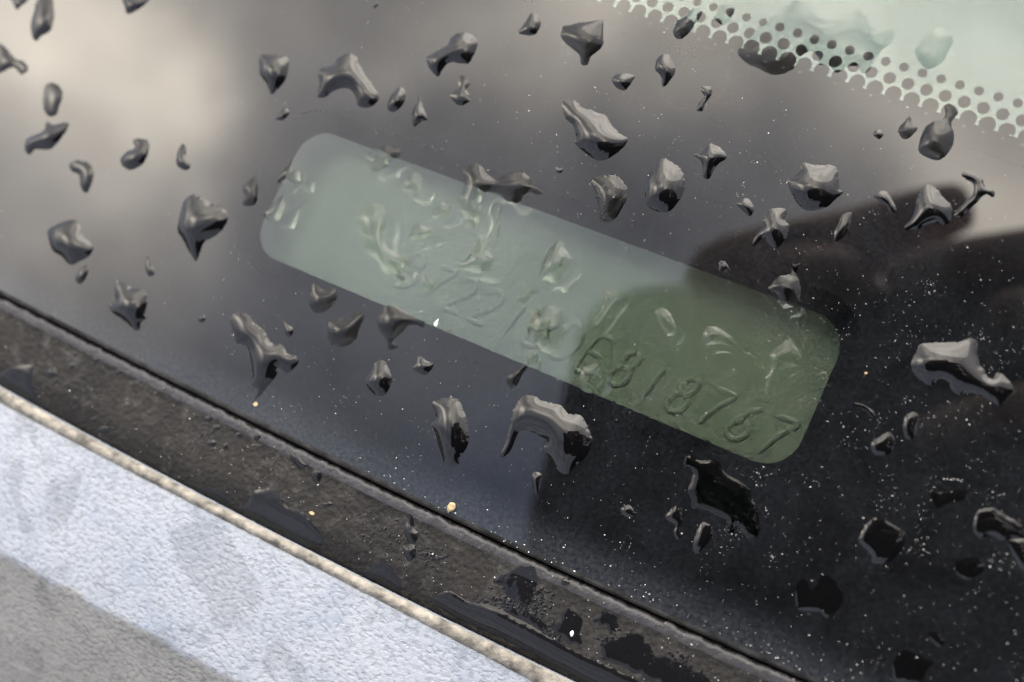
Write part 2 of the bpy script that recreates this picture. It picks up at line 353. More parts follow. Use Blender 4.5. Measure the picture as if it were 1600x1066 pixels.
# ------------------------------------------------------------------ water drops on the glass: (label, crop, outline, thickness)
TL = {'A': (0, 0), 'B': (530, 0), 'C': (1060, 0), 'D': (0, 350), 'E': (530, 350), 'F': (1060, 350), 'G': (0, 706), 'H': (530, 706), 'I': (1060, 706)}
def topx(tile, pts):
    if tile == 'O': return [(float(a), float(b)) for a, b in pts]
    if tile == 'V': return [(380+a/3.331, 180+b/3.331) for a, b in pts]
    if tile == 'R': return [(700+a/5.333, 860+b/5.333) for a, b in pts]
    ox, oy = TL[tile]; return [(ox+a/2.963, oy+b/2.963) for a, b in pts]
DROPS = [
 ('blurred drop cut off by the photo corner above the palest cloud reflection', 'A', [(50,-14),(58,10),(78,46),(98,28),(124,10),(128,-14)], .6),
 ('tall blurred oval drop near the top left corner', 'A', [(178,-8),(158,50),(142,110),(150,172),(168,190),(192,168),(236,138),(250,80),(246,20),(238,-8)], .7),
 ('dark drop cut by the top edge above the bright cloud reflection', 'A', [(570,-12),(576,28),(590,65),(640,45),(680,12),(690,-12)], 1.0),
 ('faint wide blurred drop at the left edge of the photo', 'A', [(-14,208),(30,225),(70,270),(112,288),(132,320),(100,345),(60,312),(-14,335)], .5),
 ('faint upright smear of water above the dark boomerang drop', 'A', [(210,395),(260,388),(290,430),(275,490),(262,530),(240,540),(215,530),(198,480)], .35),
 ('dark boomerang shaped drop at the left side', 'A', [(215,562),(245,575),(315,568),(298,620),(235,690),(170,690),(135,717),(115,690),(122,645),(170,622),(205,600)], 1.15),
 ('faint comma of water between the boomerang drop and the horned shield', 'A', [(320,760),(350,742),(410,755),(432,800),(425,850),(400,894),(375,870),(365,810),(332,792)], .5),
 ('bean shaped drop on the pale cloud reflection', 'A', [(615,645),(682,650),(688,700),(665,755),(610,787),(570,772),(558,735),(590,700),(625,685)], .9),
 ('slim upright drop right of the bean shaped drop', 'A', [(838,668),(860,680),(862,720),(881,770),(858,789),(820,765),(820,715)], .9),
 ('cup shaped drop alone left of the large horned drop at the top', 'A', [(1203,262),(1250,253),(1325,262),(1338,300),(1320,370),(1285,415),(1255,437),(1235,390),(1203,340)], 1.1),
 ('tiny hooked drop just under the cup shaped drop', 'A', [(1325,465),(1332,505),(1342,520),(1312,556),(1273,550),(1300,520),(1315,490)], .9),
 ('small upright drop beside the left end of the green window', 'A', [(1122,872),(1150,842),(1184,808),(1194,880),(1180,947),(1124,947),(1135,905)], 1.0),
 ('large arched drop with two feet near the top, left of centre', 'O', [(496,150),(500,128),(496,114),(505,105),(520,103),(528,92),(545,83),(556,88),(561,100),(572,118),(585,138),(592,148),(588,161),(575,168),(560,166),(556,152),(548,140),(535,138),(520,143),(508,152)], 1.0),
 ('large shield shaped drop with a pointed foot left of the green window', 'O', [(279,345),(286,318),(300,304),(314,308),(332,318),(350,324),(356,340),(350,356),(335,370),(320,378),(313,393),(306,408),(295,392),(286,375),(277,358)], 1.15),
 ('blurred round lump of water at the left below the boomerang drop', 'O', [(77,376),(75,360),(95,348),(116,343),(126,355),(131,370),(146,385),(140,400),(125,408),(110,414),(95,400),(82,392)], 1.1),
 ('tiny splinter of water at the top edge left of centre', 'B', [(160,-10),(166,8),(186,12),(163,40),(156,22)], .7),
 ('long slanted drop with a pointed left foot near the top centre', 'B', [(400,270),(430,250),(500,210),(520,170),(565,150),(620,165),(642,200),(625,250),(600,290),(560,295),(510,290),(480,320),(460,354),(440,345),(415,310)], 1.0),
 ('crumpled frothy drop under the long slanted drop', 'B', [(560,350),(590,355),(607,380),(600,400),(588,415),(604,440),(603,470),(565,489),(535,475),(513,440),(550,408),(552,375)], .45),
 ('small oval drop right of the arched drop', 'B', [(270,406),(300,412),(308,450),(290,492),(250,520),(223,500),(235,455)], 1.2),
 ('small pyramid drop above the upper edge of the green window', 'B', [(372,448),(386,490),(407,550),(380,562),(345,587),(338,540),(350,490)], 1.1),
 ('small wedge drop near the top centre of the glass', 'B', [(890,60),(934,90),(918,150),(880,164),(828,152),(845,125),(870,90)], .8),
 ('broad fan shaped drop with a dark stem at the top centre', 'B', [(1033,130),(1050,118),(1120,105),(1212,98),(1220,150),(1224,200),(1200,235),(1165,262),(1150,300),(1120,297),(1112,255),(1078,225),(1030,178)], 1.05),
 ('small flat bottomed drop under the fan shaped drop', 'B', [(1265,360),(1300,340),(1367,350),(1350,387),(1325,417),(1293,412),(1268,385)], 1.1),
 ('narrow faceted drop left of the faint round mark', 'B', [(1462,318),(1480,262),(1525,250),(1545,290),(1557,330),(1535,370),(1500,402),(1488,350)], 1.1),
 ('long bootlike drop with a bright left facet above the green window', 'B', [(1030,485),(1045,463),(1085,466),(1130,500),(1180,515),(1240,540),(1262,580),(1300,618),(1337,640),(1327,670),(1290,705),(1240,737),(1190,742),(1130,702),(1086,655),(1100,635),(1080,580),(1048,550)], 1.15),
 ('speck of water above the middle of the green window edge', 'B', [(1000,772),(1018,780),(1036,776),(1030,800),(1008,800)], .9),
 ('drop straddling the upper left edge of the green window', 'B', [(116,745),(130,705),(190,690),(212,675),(277,688),(282,725),(235,742),(215,775),(160,797),(128,782)], .9),
 ('square drop inside the upper left part of the green window', 'B', [(283,870),(300,830),(322,798),(370,800),(384,850),(370,887),(350,907),(300,885)], .9),
 ('little notched drop between the square drop and the two legged drop', 'B', [(423,990),(450,960),(465,925),(490,940),(512,938),(514,985),(480,1007),(450,1014)], .8),
 ('sprawling two legged drop crossing the upper edge of the green window', 'B', [(570,792),(612,765),(652,762),(690,810),(730,830),(780,805),(850,798),(892,830),(897,855),(920,868),(937,900),(905,898),(870,890),(835,932),(800,947),(770,932),(745,897),(700,890),(670,900),(655,930),(662,980),(645,1032),(620,1062),(590,1047),(568,990),(545,907),(568,893),(580,850)], 1.05),
 ('tooth shaped drop with a bright left ridge above the green window', 'B', [(1172,835),(1210,815),(1280,813),(1327,860),(1337,900),(1312,960),(1280,1012),(1240,1030),(1207,1022),(1200,960),(1183,890)], 1.2),
 ('rounded faceted drop right of the tooth shaped drop', 'B', [(1418,840),(1450,780),(1500,736),(1560,765),(1592,800),(1600,870),(1572,932),(1530,977),(1480,982),(1423,952),(1415,900)], 1.2),
 ('dark drop at the left start of the dotted border', 'C', [(60,43),(100,40),(107,70),(70,122),(40,162),(3,184),(-25,152),(-12,100),(28,80)], 1.1),
 ('thin clear drop lying over two border dots near the top', 'C', [(198,23),(246,23),(262,45),(230,100),(200,115),(168,90),(180,55)], .5),
 ('huge flat pool of water spread over the dotted border', 'C', [(275,235),(320,190),(370,130),(430,85),(480,40),(540,5),(590,20),(625,60),(680,95),(760,75),(830,50),(870,85),(900,125),(960,130),(1000,145),(990,195),(940,235),(900,290),(880,330),(850,340),(830,310),(780,310),(735,338),(690,300),(652,302),(645,260),(615,235),(570,260),(530,320),(450,347),(380,322),(308,285)], .45),
 ('pale green drop on the clear glass in the upper right corner', 'C', [(1103,215),(1140,170),(1190,130),(1240,128),(1270,190),(1255,230),(1220,292),(1160,320),(1120,290),(1098,250)], .45),
 ('thin squiggle of water on the faint round mark', 'C', [(108,403),(152,403),(152,440),(125,480),(112,514),(86,512),(95,475),(120,450),(105,420)], .8),
 ('star shaped drop with a dark tail right of the rounded faceted drop', 'C', [(68,718),(110,705),(145,666),(200,690),(224,730),(177,767),(142,827),(113,817),(110,765),(93,735)], 1.1),
 ('pinhead of water left of the small faceted drop at the right', 'C', [(903,615),(930,600),(950,622),(930,645),(908,632)], .9),
 ('small faceted drop left of the vase shaped drop', 'C', [(1016,600),(1035,575),(1070,540),(1082,575),(1107,595),(1070,637),(1040,642),(1023,620)], 1.0),
 ('vase shaped drop with a round head touching the dotted border', 'C', [(1233,487),(1260,480),(1292,520),(1264,570),(1277,620),(1267,680),(1230,727),(1190,742),(1113,702),(1128,625),(1158,575),(1225,545)], 1.15),
 ('broad helmet shaped drop above the shadow of the finger', 'C', [(503,830),(560,800),(580,750),(640,765),(722,768),(742,820),(744,875),(767,885),(720,932),(680,962),(600,977),(560,952),(523,895),(506,850)], 1.2),
 ('small ragged drop below and left of the helmet shaped drop', 'C', [(273,935),(320,918),(352,965),(330,1002),(298,975),(275,955)], 1.0),
 ('drop with long dark grooves under the helmet shaped drop', 'O', [(1175,386),(1180,370),(1193,354),(1192,344),(1205,327),(1229,328),(1226,345),(1233,354),(1226,375),(1214,388),(1204,384),(1194,372),(1184,380)], 1.0),
 ('small tilted drop on the fingertip reflection', 'C', [(903,905),(955,883),(987,920),(1010,975),(985,987),(960,952),(933,935)], .9),
 ('frothy oval drop on the dark hand reflection', 'O', [(1316,336),(1331,332),(1327,355),(1318,370),(1305,377),(1304,362),(1310,350)], .5),
 ('large tent shaped drop on the fingertip reflection', 'C', [(1043,1057),(1085,1000),(1105,920),(1130,868),(1160,853),(1200,880),(1232,920),(1264,955),(1262,1015),(1240,1040),(1200,1030),(1150,1040),(1100,1062)], 1.15),
 ('curled drop at the tip of the finger reflection', 'C', [(1310,808),(1350,793),(1400,820),(1422,865),(1462,885),(1457,914),(1420,902),(1385,935),(1340,975),(1310,1010),(1276,1000),(1290,975),(1330,932),(1362,902),(1366,855),(1335,835)], 1.0),
 ('small oval drop hanging below the blurred round lump', 'D', [(395,190),(410,215),(387,267),(363,277),(350,245),(375,205)], .8),
 ('faint slim drop left of the large shield shaped drop', 'D', [(678,143),(697,180),(717,227),(690,242),(673,205)], .6),
 ('rough pentagon drop with a pale top at the lower left', 'D', [(533,265),(590,278),(612,300),(667,303),(682,350),(672,410),(677,437),(650,460),(648,487),(625,494),(600,467),(553,432),(513,402),(503,370),(535,358)], 1.15),
 ('speck of water right of the rough pentagon drop', 'D', [(918,432),(940,420),(952,438),(938,456),(920,450)], .8),
 ('large winged drop with ragged crest below the left end of the green window', 'D', [(1068,440),(1110,405),(1152,430),(1190,468),(1227,500),(1257,550),(1310,563),(1332,600),(1372,610),(1377,650),(1330,687),(1285,665),(1282,700),(1240,752),(1180,817),(1193,770),(1163,745),(1170,700),(1158,610),(1138,562),(1093,552),(1083,510)], .85),
 ('heart shaped drop under the left end of the green window', 'D', [(1448,278),(1490,305),(1540,298),(1562,330),(1537,377),(1490,412),(1443,397),(1433,340)], .8),
 ('tiny drop between the winged drop and the heart shaped drop', 'D', [(1313,448),(1337,470),(1357,485),(1352,515),(1330,522),(1318,490)], .9),
 ('crown shaped drop right of the winged drop', 'O', [(511,522),(513,503),(528,497),(538,500),(548,492),(560,489),(569,495),(561,514),(555,531),(540,541),(520,539)], .8),
 ('drop with a pale left facet tucked under the lower edge of the green window', 'E', [(213,380),(240,368),(290,393),(345,433),(397,448),(387,480),(355,467),(320,472),(280,512),(247,545),(272,570),(230,582),(223,545),(193,502),(178,450)], 1.0),
 ('oval drop with a ragged rim below the crown shaped drop', 'E', [(168,640),(210,636),(237,690),(242,735),(215,787),(180,797),(143,772),(123,725),(148,680)], 1.0),
 ('small ragged polygon drop right of the ragged oval drop', 'E', [(370,608),(405,635),(437,650),(420,682),(390,700),(343,672),(358,640)], .7),
 ('leaf shaped drop with a bright left ridge at the bottom centre', 'O', [(674,631),(690,624),(712,621),(722,634),(729,655),(733,680),(729,700),(718,714),(716,726),(697,727),(687,702),(680,677),(674,664),(682,650)], 1.15),
 ('big horseshoe drop below the middle of the green window', 'O', [(782,714),(790,690),(797,665),(800,645),(814,622),(830,619),(850,627),(876,634),(887,647),(906,649),(919,669),(926,690),(916,713),(901,726),(886,741),(874,736),(859,716),(850,700),(856,690),(848,683),(840,680),(825,672),(810,676),(802,696),(794,709)], 1.0),
 ('spoon shaped drop whose long tail crosses the lower edge of the green window', 'E', [(897,573),(922,612),(919,642),(880,662),(850,692),(825,742),(795,762),(776,727),(788,690),(840,663),(865,638),(873,600)], 1.0),
 ('umbrella shaped drop inside the green window above the spoon shaped drop', 'E', [(873,500),(880,450),(905,400),(950,383),(1000,376),(1032,400),(1037,450),(1057,510),(1032,562),(1000,592),(975,602),(935,585),(918,560),(895,520)], .95),
 ('flat hat shaped drop in the middle of the green window', 'E', [(548,180),(560,168),(590,165),(610,120),(640,73),(682,90),(697,140),(717,160),(702,212),(680,232),(650,227),(600,217),(553,202)], 1.0),
 ('leaning drop with streaked facets right of the hat shaped drop', 'E', [(928,240),(938,190),(973,110),(1030,83),(1052,120),(1077,160),(1067,200),(1020,257),(995,277),(965,262),(928,264)], 1.0),
 ('knife shaped drop on the green window left of the hand reflection', 'E', [(1218,303),(1260,318),(1307,298),(1292,340),(1252,390),(1217,442),(1190,467),(1176,440),(1213,390),(1223,350)], 1.0),
 ('small shell shaped drop at the edge of the hand reflection on the green window', 'E', [(1468,400),(1500,388),(1537,420),(1562,480),(1552,512),(1520,517),(1493,480),(1468,430)], .95),
 ('thin flat film of water above the umbrella shaped drop', 'E', [(823,335),(860,308),(890,288),(932,315),(897,327),(867,362),(823,367)], .3),
 ('pale block shaped drop on the lower edge of the green window', 'E', [(1113,700),(1150,658),(1217,648),(1202,690),(1222,722),(1190,762),(1158,785),(1118,762)], .6),
 ('small fin shaped drop left of the flat hat shaped drop', 'E', [(328,70),(335,30),(345,3),(382,3),(442,30),(412,57),(375,77)], 1.0),
 ('tiny clear drop at the foot of the worm shaped drop', 'E', [(393,238),(430,263),(447,275),(432,312),(403,302),(383,270)], .6),
 ('long worm shaped drop inside the left half of the green window', 'V', [(578,555),(590,528),(630,480),(672,453),(722,470),(747,520),(742,570),(737,610),(737,660),(762,700),(800,718),(862,735),(857,772),(832,790),(842,850),(820,890),(798,872),(793,830),(750,832),(713,802),(708,770),(678,742),(638,712),(628,660),(608,600)], 1.0),
 ('narrow drop on the upper left edge of the green window', 'V', [(248,233),(254,282),(292,288),(297,342),(265,352),(222,332),(185,357),(178,330),(213,280)], .8),
 ('narrow drop on the lower left edge of the green window', 'V', [(217,423),(214,482),(192,537),(150,547),(98,517),(138,480),(173,440)], .8),
 ('hair thin water trail inside the green window below the two legged drop', 'V', [(1355,475),(1343,500),(1338,560),(1328,634),(1314,630),(1322,550),(1328,500),(1342,468)], .7),
 ('small hooked drop above the right half of the green window', 'F', [(188,178),(217,176),(242,222),(215,217),(193,237)], .9),
 ('anvil shaped drop above the right end of the green window', 'F', [(415,312),(435,270),(470,240),(518,228),(523,188),(552,193),(552,240),(567,300),(562,342),(550,372),(520,387),(485,392),(468,360),(453,320)], 1.1),
 ('long tailed comma drop in the right half of the green window', 'F', [(116,567),(113,510),(135,478),(182,476),(230,513),(262,545),(300,588),(337,605),(342,642),(290,602),(240,572),(190,557),(140,562)], .95),
 ('tall ragged drop in the right end of the green window', 'F', [(488,540),(520,533),(557,580),(577,640),(577,667),(512,662),(482,692),(457,750),(432,812),(410,832),(396,790),(403,730),(398,715),(428,670),(423,610),(453,570)], .95),
 ('large bright drop like a running animal at the right side', 'F', [(1078,640),(1108,580),(1130,553),(1290,548),(1340,528),(1382,543),(1387,620),(1420,688),(1450,718),(1475,688),(1512,708),(1552,765),(1522,802),(1490,840),(1440,820),(1400,792),(1340,782),(1290,792),(1240,742),(1200,732),(1160,747),(1103,707),(1080,665)], 1.05),
 ('small arc of water on the right edge of the green window', 'F', [(638,712),(655,688),(682,685),(695,720),(680,722),(662,708)], .8),
 ('thin curved drop below the large bright drop', 'F', [(813,828),(860,838),(902,868),(912,897),(890,892),(860,857),(818,845)], .7),
 ('dark oval drop with a bright cap at the right side', 'F', [(1078,872),(1112,888),(1107,940),(1090,987),(1060,997),(1040,950),(1048,900)], 1.1),
 ('slanted drop with one bright facet at the lower right', 'F', [(893,1015),(935,983),(975,963),(1002,1000),(987,1052),(950,1072),(903,1062)], 1.1),
 ('small cone of water under the horseshoe drop', 'H', [(893,110),(905,93),(937,105),(932,150),(915,202),(898,160)], 1.1),
 ('small half dome drop at the bottom, left of the twisted drop', 'H', [(1303,265),(1340,246),(1367,280),(1357,302),(1320,297)], 1.1),
 ('twisted drop with a tail left of the big black drop', 'H', [(1510,300),(1540,263),(1565,253),(1592,305),(1577,350),(1582,390),(1565,407),(1548,375),(1558,340),(1528,320)], 1.0),
 ('big black drop with bright rims below the right end of the green window', 'I', [(23,45),(45,18),(120,43),(150,28),(192,50),(202,85),(242,110),(300,148),(337,178),(342,220),(367,260),(374,320),(372,380),(335,407),(298,382),(268,345),(247,387),(220,384),(223,320),(178,292),(110,267),(63,262),(58,220),(43,180),(68,95),(28,62)], .95),
 ('dark almond shaped drop under the big black drop', 'I', [(110,328),(152,345),(162,380),(130,432),(85,472),(68,440),(78,390)], 1.1),
 ('black rounded drop with a bright foot at the lower right', 'I', [(848,370),(900,308),(942,303),(1000,343),(1052,375),(1042,420),(1010,482),(970,512),(900,517),(893,480),(858,442),(833,415)], 1.0),
 ('flat black blot of water at the bottom right', 'I', [(548,610),(590,593),(610,630),(640,620),(660,568),(702,575),(737,620),(762,670),(745,722),(690,770),(650,742),(600,737),(548,722)], .4),
 ('small square black blot near the right edge', 'I', [(1300,498),(1400,493),(1410,550),(1350,592),(1300,577),(1281,530)], .5),
 ('wide black drop with a curled bright rim at the right edge', 'I', [(1383,280),(1430,260),(1480,273),(1540,308),(1592,345),(1600,395),(1540,402),(1500,412),(1440,387),(1400,402),(1363,360)], .95),
 ('bright upright drop cut by the right edge of the photo', 'I', [(1528,418),(1565,404),(1625,418),(1640,500),(1625,562),(1580,532),(1543,470)], 1.1),
 ('flat black blot of water at the very bottom right', 'I', [(998,960),(1050,918),(1110,943),(1182,975),(1150,1012),(1115,1070),(1010,1072),(993,1010)], .5),
 ('small black blot above the blot at the very bottom right', 'I', [(1158,840),(1200,835),(1232,870),(1222,900),(1190,895)], .5),
 ('long faint black film right of the slanted drop', 'I', [(1168,190),(1230,188),(1300,178),(1337,180),(1322,222),(1250,237),(1200,262),(1173,215)], .4),
]
outlines = []; drop_data = []
for k, (lab, tile, pts, th) in enumerate(DROPS):
    px = topx(tile, pts)
    P = np.array([pl(x, y)[:2] for x, y in px])
    if area(P) < 0: P = P[::-1]
    A = area(P); size = math.sqrt(A)
    step = min(.21, max(.11, size/22))
    C_ = catmull(P, True, step)
    # ragged contact line: small scallops where the dust pins it
    d_ = np.roll(C_, -1, 0)-np.roll(C_, 1, 0); nn_ = np.column_stack([d_[:, 1], -d_[:, 0]]); nn_ /= np.linalg.norm(nn_, axis=1)[:, None]+1e-9
    amp = min(.15, size*.026)
    sh = np.array([noise.noise(Vector((c[0]*1.1+k*7, c[1]*1.1, 3)))*1.3+noise.noise(Vector((c[0]*3.4, c[1]*3.4+k*5, 1)))*1.1+noise.noise(Vector((c[0]*.45, c[1]*.45+k*5, 8)))*1.2 for c in C_])
    top = np.clip((C_[:, 1]-C_[:, 1].mean())/(np.ptp(C_[:, 1])*.5), -.4, 1)*.45+.65
    C_ = C_+nn_*(sh*amp*top)[:, None]
    outlines.append(C_); drop_data.append((lab, C_, size, th))

# number window and dotted border (needed first, to know where the glass is clear)
ZF = -4.9
WX0, WX1, WY0, WY1, WR = -60.3, 53.35, -2.75, 24.4, 6.2
def rrect(x0, x1, y0, y1, r, n_=12):
    out_ = []
    for (cx_, cy_, a0) in ((x1-r, y1-r, 0), (x0+r, y1-r, 90), (x0+r, y0+r, 180), (x1-r, y0+r, 270)):
        for k in range(n_+1): a = math.radians(a0+90*k/n_); out_.append((cx_+r*math.cos(a), cy_+r*math.sin(a)))
    return out_
win = rrect(WX0, WX1, WY0, WY1, WR)
ROW_C = (1424.5, 156.); STEP = (29.6, 9.6)
pC = deep(*ROW_C, -ZF); pC2 = deep(ROW_C[0]+STEP[0]*4, ROW_C[1]+STEP[1]*4, -ZF)
rowdir = (pC2-pC)[:2]/4; rs = np.linalg.norm(rowdir); rd = rowdir/rs; pn = np.array([-rd[1], rd[0]])
if pn[1] < 0: pn = -pn
pA = deep(1384, 96, -ZF)[:2]; pB = deep(1390, 122, -ZF)[:2]
gA, gB = (pA-pC[:2])@pn, (pB-pC[:2])@pn; print('row pitch', rs, gB, gA)
yD = -gA/2*.95
def line_pt(x, off):                      # point on the dot row line at given x
    t_ = (x-pC[0])/rd[0]; return (x, pC[1]+rd[1]*t_+pn[1]*off)
MARG = 3.4
clear_box = np.array(rrect(WX0-MARG, WX1+MARG, WY0-MARG, WY1+MARG, WR+MARG*.6, 4))
def is_clear(x, y):
    x = np.atleast_1d(x); y = np.atleast_1d(y)
    up = y > pC[1]+(x-pC[0])/rd[0]*rd[1]+pn[1]*(yD-3.6)
    return up | inside(clear_box, x, y)

# windshield pane --------------------------------------------------
XL, XR, YT = -520., 480., 640.
ZB = -5.0
outer = np.array([(XL, YT), (XR, YT)]+[(x, float(fE(x))) for x in np.linspace(XR, XL, 120)])
if area(outer) < 0: outer = outer[::-1]
vs = [Vector(map(float, p)) for p in outer]; faces_in = [list(range(len(outer)))]; is_cl = []
for C_ in outlines:
    b0 = len(vs); vs += [Vector(map(float, p)) for p in C_]; faces_in.append(list(range(b0, b0+len(C_))))
    is_cl.append(bool(is_clear(C_[:, 0], C_[:, 1]).any()))
b0 = len(vs); vs += [Vector(map(float, p)) for p in clear_box]; eds = [(b0+i, b0+(i+1) % len(clear_box)) for i in range(len(clear_box))]
b0 = len(vs); vs += [Vector(line_pt(XL+1, yD-3.6)), Vector(line_pt(XR-1, yD-3.6))]; eds.append((b0, b0+1))
res = delaunay_2d_cdt(vs, eds, faces_in, 0, 1e-5, True)
TV = [(v.x, v.y, 0.) for v in res[0]]; TF = []; TM = []
for f, ids in zip(res[2], res[5]):
    if 0 not in ids: continue
    f = list(f); a_, b_, c_ = [res[0][i] for i in f[:3]]
    if (b_-a_).cross(c_-a_) < 0: f = f[::-1]
    TF.append(f); dr = [i for i in ids if i > 0]
    if dr: TM.append(1 if is_cl[dr[0]-1] else 4)
    else:
        c = sum((res[0][i] for i in f), Vector((0, 0)))/len(f); TM.append(0 if is_clear(c.x, c.y)[0] else 4)
def ring(off, z):
    c = outer; d_ = np.roll(c, -1, 0)-np.roll(c, 1, 0); nn_ = np.column_stack([d_[:, 1], -d_[:, 0]]); nn_ /= np.linalg.norm(nn_, axis=1)[:, None]
    return [(a+off*b[0], c2+off*b[1], z) for (a, c2), b in zip(outer, nn_)]
rings = [ring(0, 0), ring(.5, -.15), ring(.85, -.6), ring(.95, -1.4), ring(.95, ZB)]
verts = list(TV); fcs = list(TF); mi = list(TM); starts = []
for r_ in rings: starts.append(len(verts)); verts += r_
no = len(outer)
for a, b in zip(starts[:-1], starts[1:]):
    for i in range(no):
        j = (i+1) % no; fcs.append([a+i, a+j, b+j, b+i][::-1]); mi.append(3)
fcs.append([starts[-1]+i for i in range(no)][::-1]); mi.append(2)
WS = empty('windshield')
set_props(WS, 'dusty green tinted windshield corner with black border, wet with scattered rain drops', 'windshield')
pane = obj('glass_pane', verts, fcs, [M_GLASS, M_WET, M_GLASSB, M_EDGE, M_GLASSF], parent=WS, smooth=False, mi=mi)

# frit band with the number window, dots ------------------------------
frit_out = [line_pt(XL+3, yD), line_pt(XR-3, yD)]+[(x, float(fE(x))+.6) for x in np.linspace(XR-3, XL+3, 100)]
fo = np.array(frit_out); 
if area(fo) < 0: fo = fo[::-1]
vs = [Vector(map(float, p)) for p in fo]+[Vector(map(float, p)) for p in win]
r2 = delaunay_2d_cdt(vs, [], [list(range(len(fo))), list(range(len(fo), len(vs)))], 1, 1e-5, True)
FF = [f for f, ids in zip(r2[2], r2[5]) if 1 not in ids]
obj('frit_band', [(v.x, v.y, ZF) for v in r2[0]], FF, M_FRIT, parent=WS, smooth=False)
def disc(r, n_=28, dz=0.): return [(0, 0, dz)]+[(r*math.cos(2*math.pi*i/n_), r*math.sin(2*math.pi*i/n_), dz) for i in range(n_)], [(0, i+1, (i+1) % n_+1) for i in range(n_)]
rows = [(yD, .5, 1.78, .02), (0., 0., 1.38, .01), ((gB), .0, 1.05, .01), (gA, 0., .80, .01)]
tB = (pB-pC[:2])@rd/rs; tA = (pA-pC[:2])@rd/rs
phase = [tB, 0., tB, tA]
for (off, _, rad, dz), ph in zip(rows, phase):
    v, f_ = disc(rad); me = mesh_mm('frit_dot', v, f_, M_FRIT, smooth=False)
    for k in range(-42, 24):
        c = pC[:2]+rd*rs*(k+ph)+pn*off
        if c[0] < -60 or c[0] > 110: continue
        place('frit_dot', me, (c[0], c[1], ZF+dz+.004*(k % 2)), WS)

# plate with embossed number ----------------------------------------
ZP = -11.0
pb0, pb1 = below(704, 484, ZP+.1), below(1191, 707, ZP+.1)
up_b, up_t = below(1016, 626, ZP+.1), below(1053.8, 577, ZP+.1)
adv = (pb1-pb0)/11; upv = (up_t-up_b)
xu = adv*.60; yu = upv/1.6
PO = ((WX0+WX1)/2, 10., ZP)
x0, x1, y0, y1 = WX0-14, WX1+16, -14., 38.
PLT = empty('number_plate', PO)
set_props(PLT, 'olive green identification plate with raised slanted characters under the rounded glass window', 'number plate')
nxp, nyp = 60, 24; pv = []; pf = []
for j in range(nyp+1):
    for i in range(nxp+1):
        x = x0+(x1-x0)*i/nxp; y = y0+(y1-y0)*j/nyp
        pv.append((x, y, ZP+.10*noise.noise(Vector((x*.06, y*.09, 0)))))
for j in range(nyp):
    for i in range(nxp): a = j*(nxp+1)+i; pf.append((a, a+1, a+nxp+2, a+nxp+1))
obj('plate_sheet', pv, pf, M_PLATE, origin=PO, parent=PLT, parent_origin=PO)
def loop(cx_, cy_, rx, ry, n_=14): return [(cx_+rx*math.cos(2*math.pi*i/n_+1.57), cy_+ry*math.sin(2*math.pi*i/n_+1.57)) for i in range(n_+1)]
CH = {'7': [[(0, 1.6), (1, 1.6), (.62, .9), (.35, 0)]], '1': [[(.5, 1.6), (.5, 0)]],
      '2': [[(0, 1.25), (.15, 1.52), (.5, 1.62), (.85, 1.45), (.92, 1.1), (.6, .65), (0, 0), (1, 0)]],
      '8': [loop(.5, 1.22, .36, .38), loop(.5, .42, .46, .42)],
      '6': [[(.85, 1.6), (.45, 1.3), (.12, .8), (.04, .45)], loop(.5, .42, .46, .42)],
      'E': [[(.95, 1.6), (0, 1.6), (0, 0), (.95, 0)], [(0, .85), (.8, .85)]],
      'D': [[(0, 0), (0, 1.6), (.55, 1.55), (.95, 1.1), (.98, .6), (.6, .06), (0, 0)]],
      'B': [[(0, 0), (0, 1.6), (.55, 1.58), (.85, 1.25), (.6, .88), (0, .85)], [(.6, .88), (.98, .5), (.65, .04), (0, 0)]]}
def ridge(lines, r):
    V_ = []; F_ = []
    for ln in lines:
        P = [np.array(p) for p in ln]
        w_ = [xu*p[0]+yu*p[1] for p in P]; w_ = catmull(w_, False, .35) if len(P) > 3 else np.array(sum([[w_[i]+(w_[i+1]-w_[i])*t_ for t_ in np.linspace(0, 1, 8, endpoint=False)] for i in range(len(w_)-1)], [])+[w_[-1]])
        b0 = len(V_); n_ = len(w_); K = 9
        for i, p in enumerate(w_):
            t_ = w_[min(i+1, n_-1)]-w_[max(i-1, 0)]; t_ = t_/(np.linalg.norm(t_)+1e-9); s_ = np.array([-t_[1], t_[0], 0])
            e_ = 1.0 if 0 < i < n_-1 else .35
            for k in range(K):
                a = math.pi*k/(K-1); V_.append(p+s_*r*1.7*e_*math.cos(a)+np.array([0, 0, 1])*(r*.86*e_*math.sin(a)-.05))
        for i in range(n_-1):
            for k in range(K-1): a = b0+i*K+k; F_.append((a, a+K, a+K+1, a+1))
        for e_ in (0, n_-1): F_.append([b0+e_*K+k for k in range(K)])
    return V_, F_
meshes = {}
TXT = "B7221BDE818767"
for i, ch in enumerate(TXT):
    base_p = pb0+adv*(i-2)-xu*.5; base_p[2] = ZP+.02
    if ch not in meshes:
        v, f_ = ridge(CH[ch], .38); meshes[ch] = mesh_mm('embossed_character', v, f_, M_PLATE)
    o_ = place('embossed_character', meshes[ch], base_p, PLT, PO); o_['label'] = 'raised character %s in the slanted row' % ch

# dashboard under the clear glass -----------------------------------
v = []; f_ = []
nxd, nyd = 80, 60
for j in range(nyd+1):
    for i in range(nxd+1):
        x = XL+20+(XR-XL-40)*i/nxd; y = -45+(YT-120+45)*j/nyd
        v.append((x, y, -26-.04*max(0, y-60)+.8*noise.noise(Vector((x*.01, y*.01, 0)))))
for j in range(nyd):
    for i in range(nxd): a = j*(nxd+1)+i; f_.append((a, a+1, a+nxd+2, a+nxd+1))
set_props(obj('dashboard', v, f_, M_DASH), 'grained grey dashboard top seen through the clear upper right glass', 'dashboard')

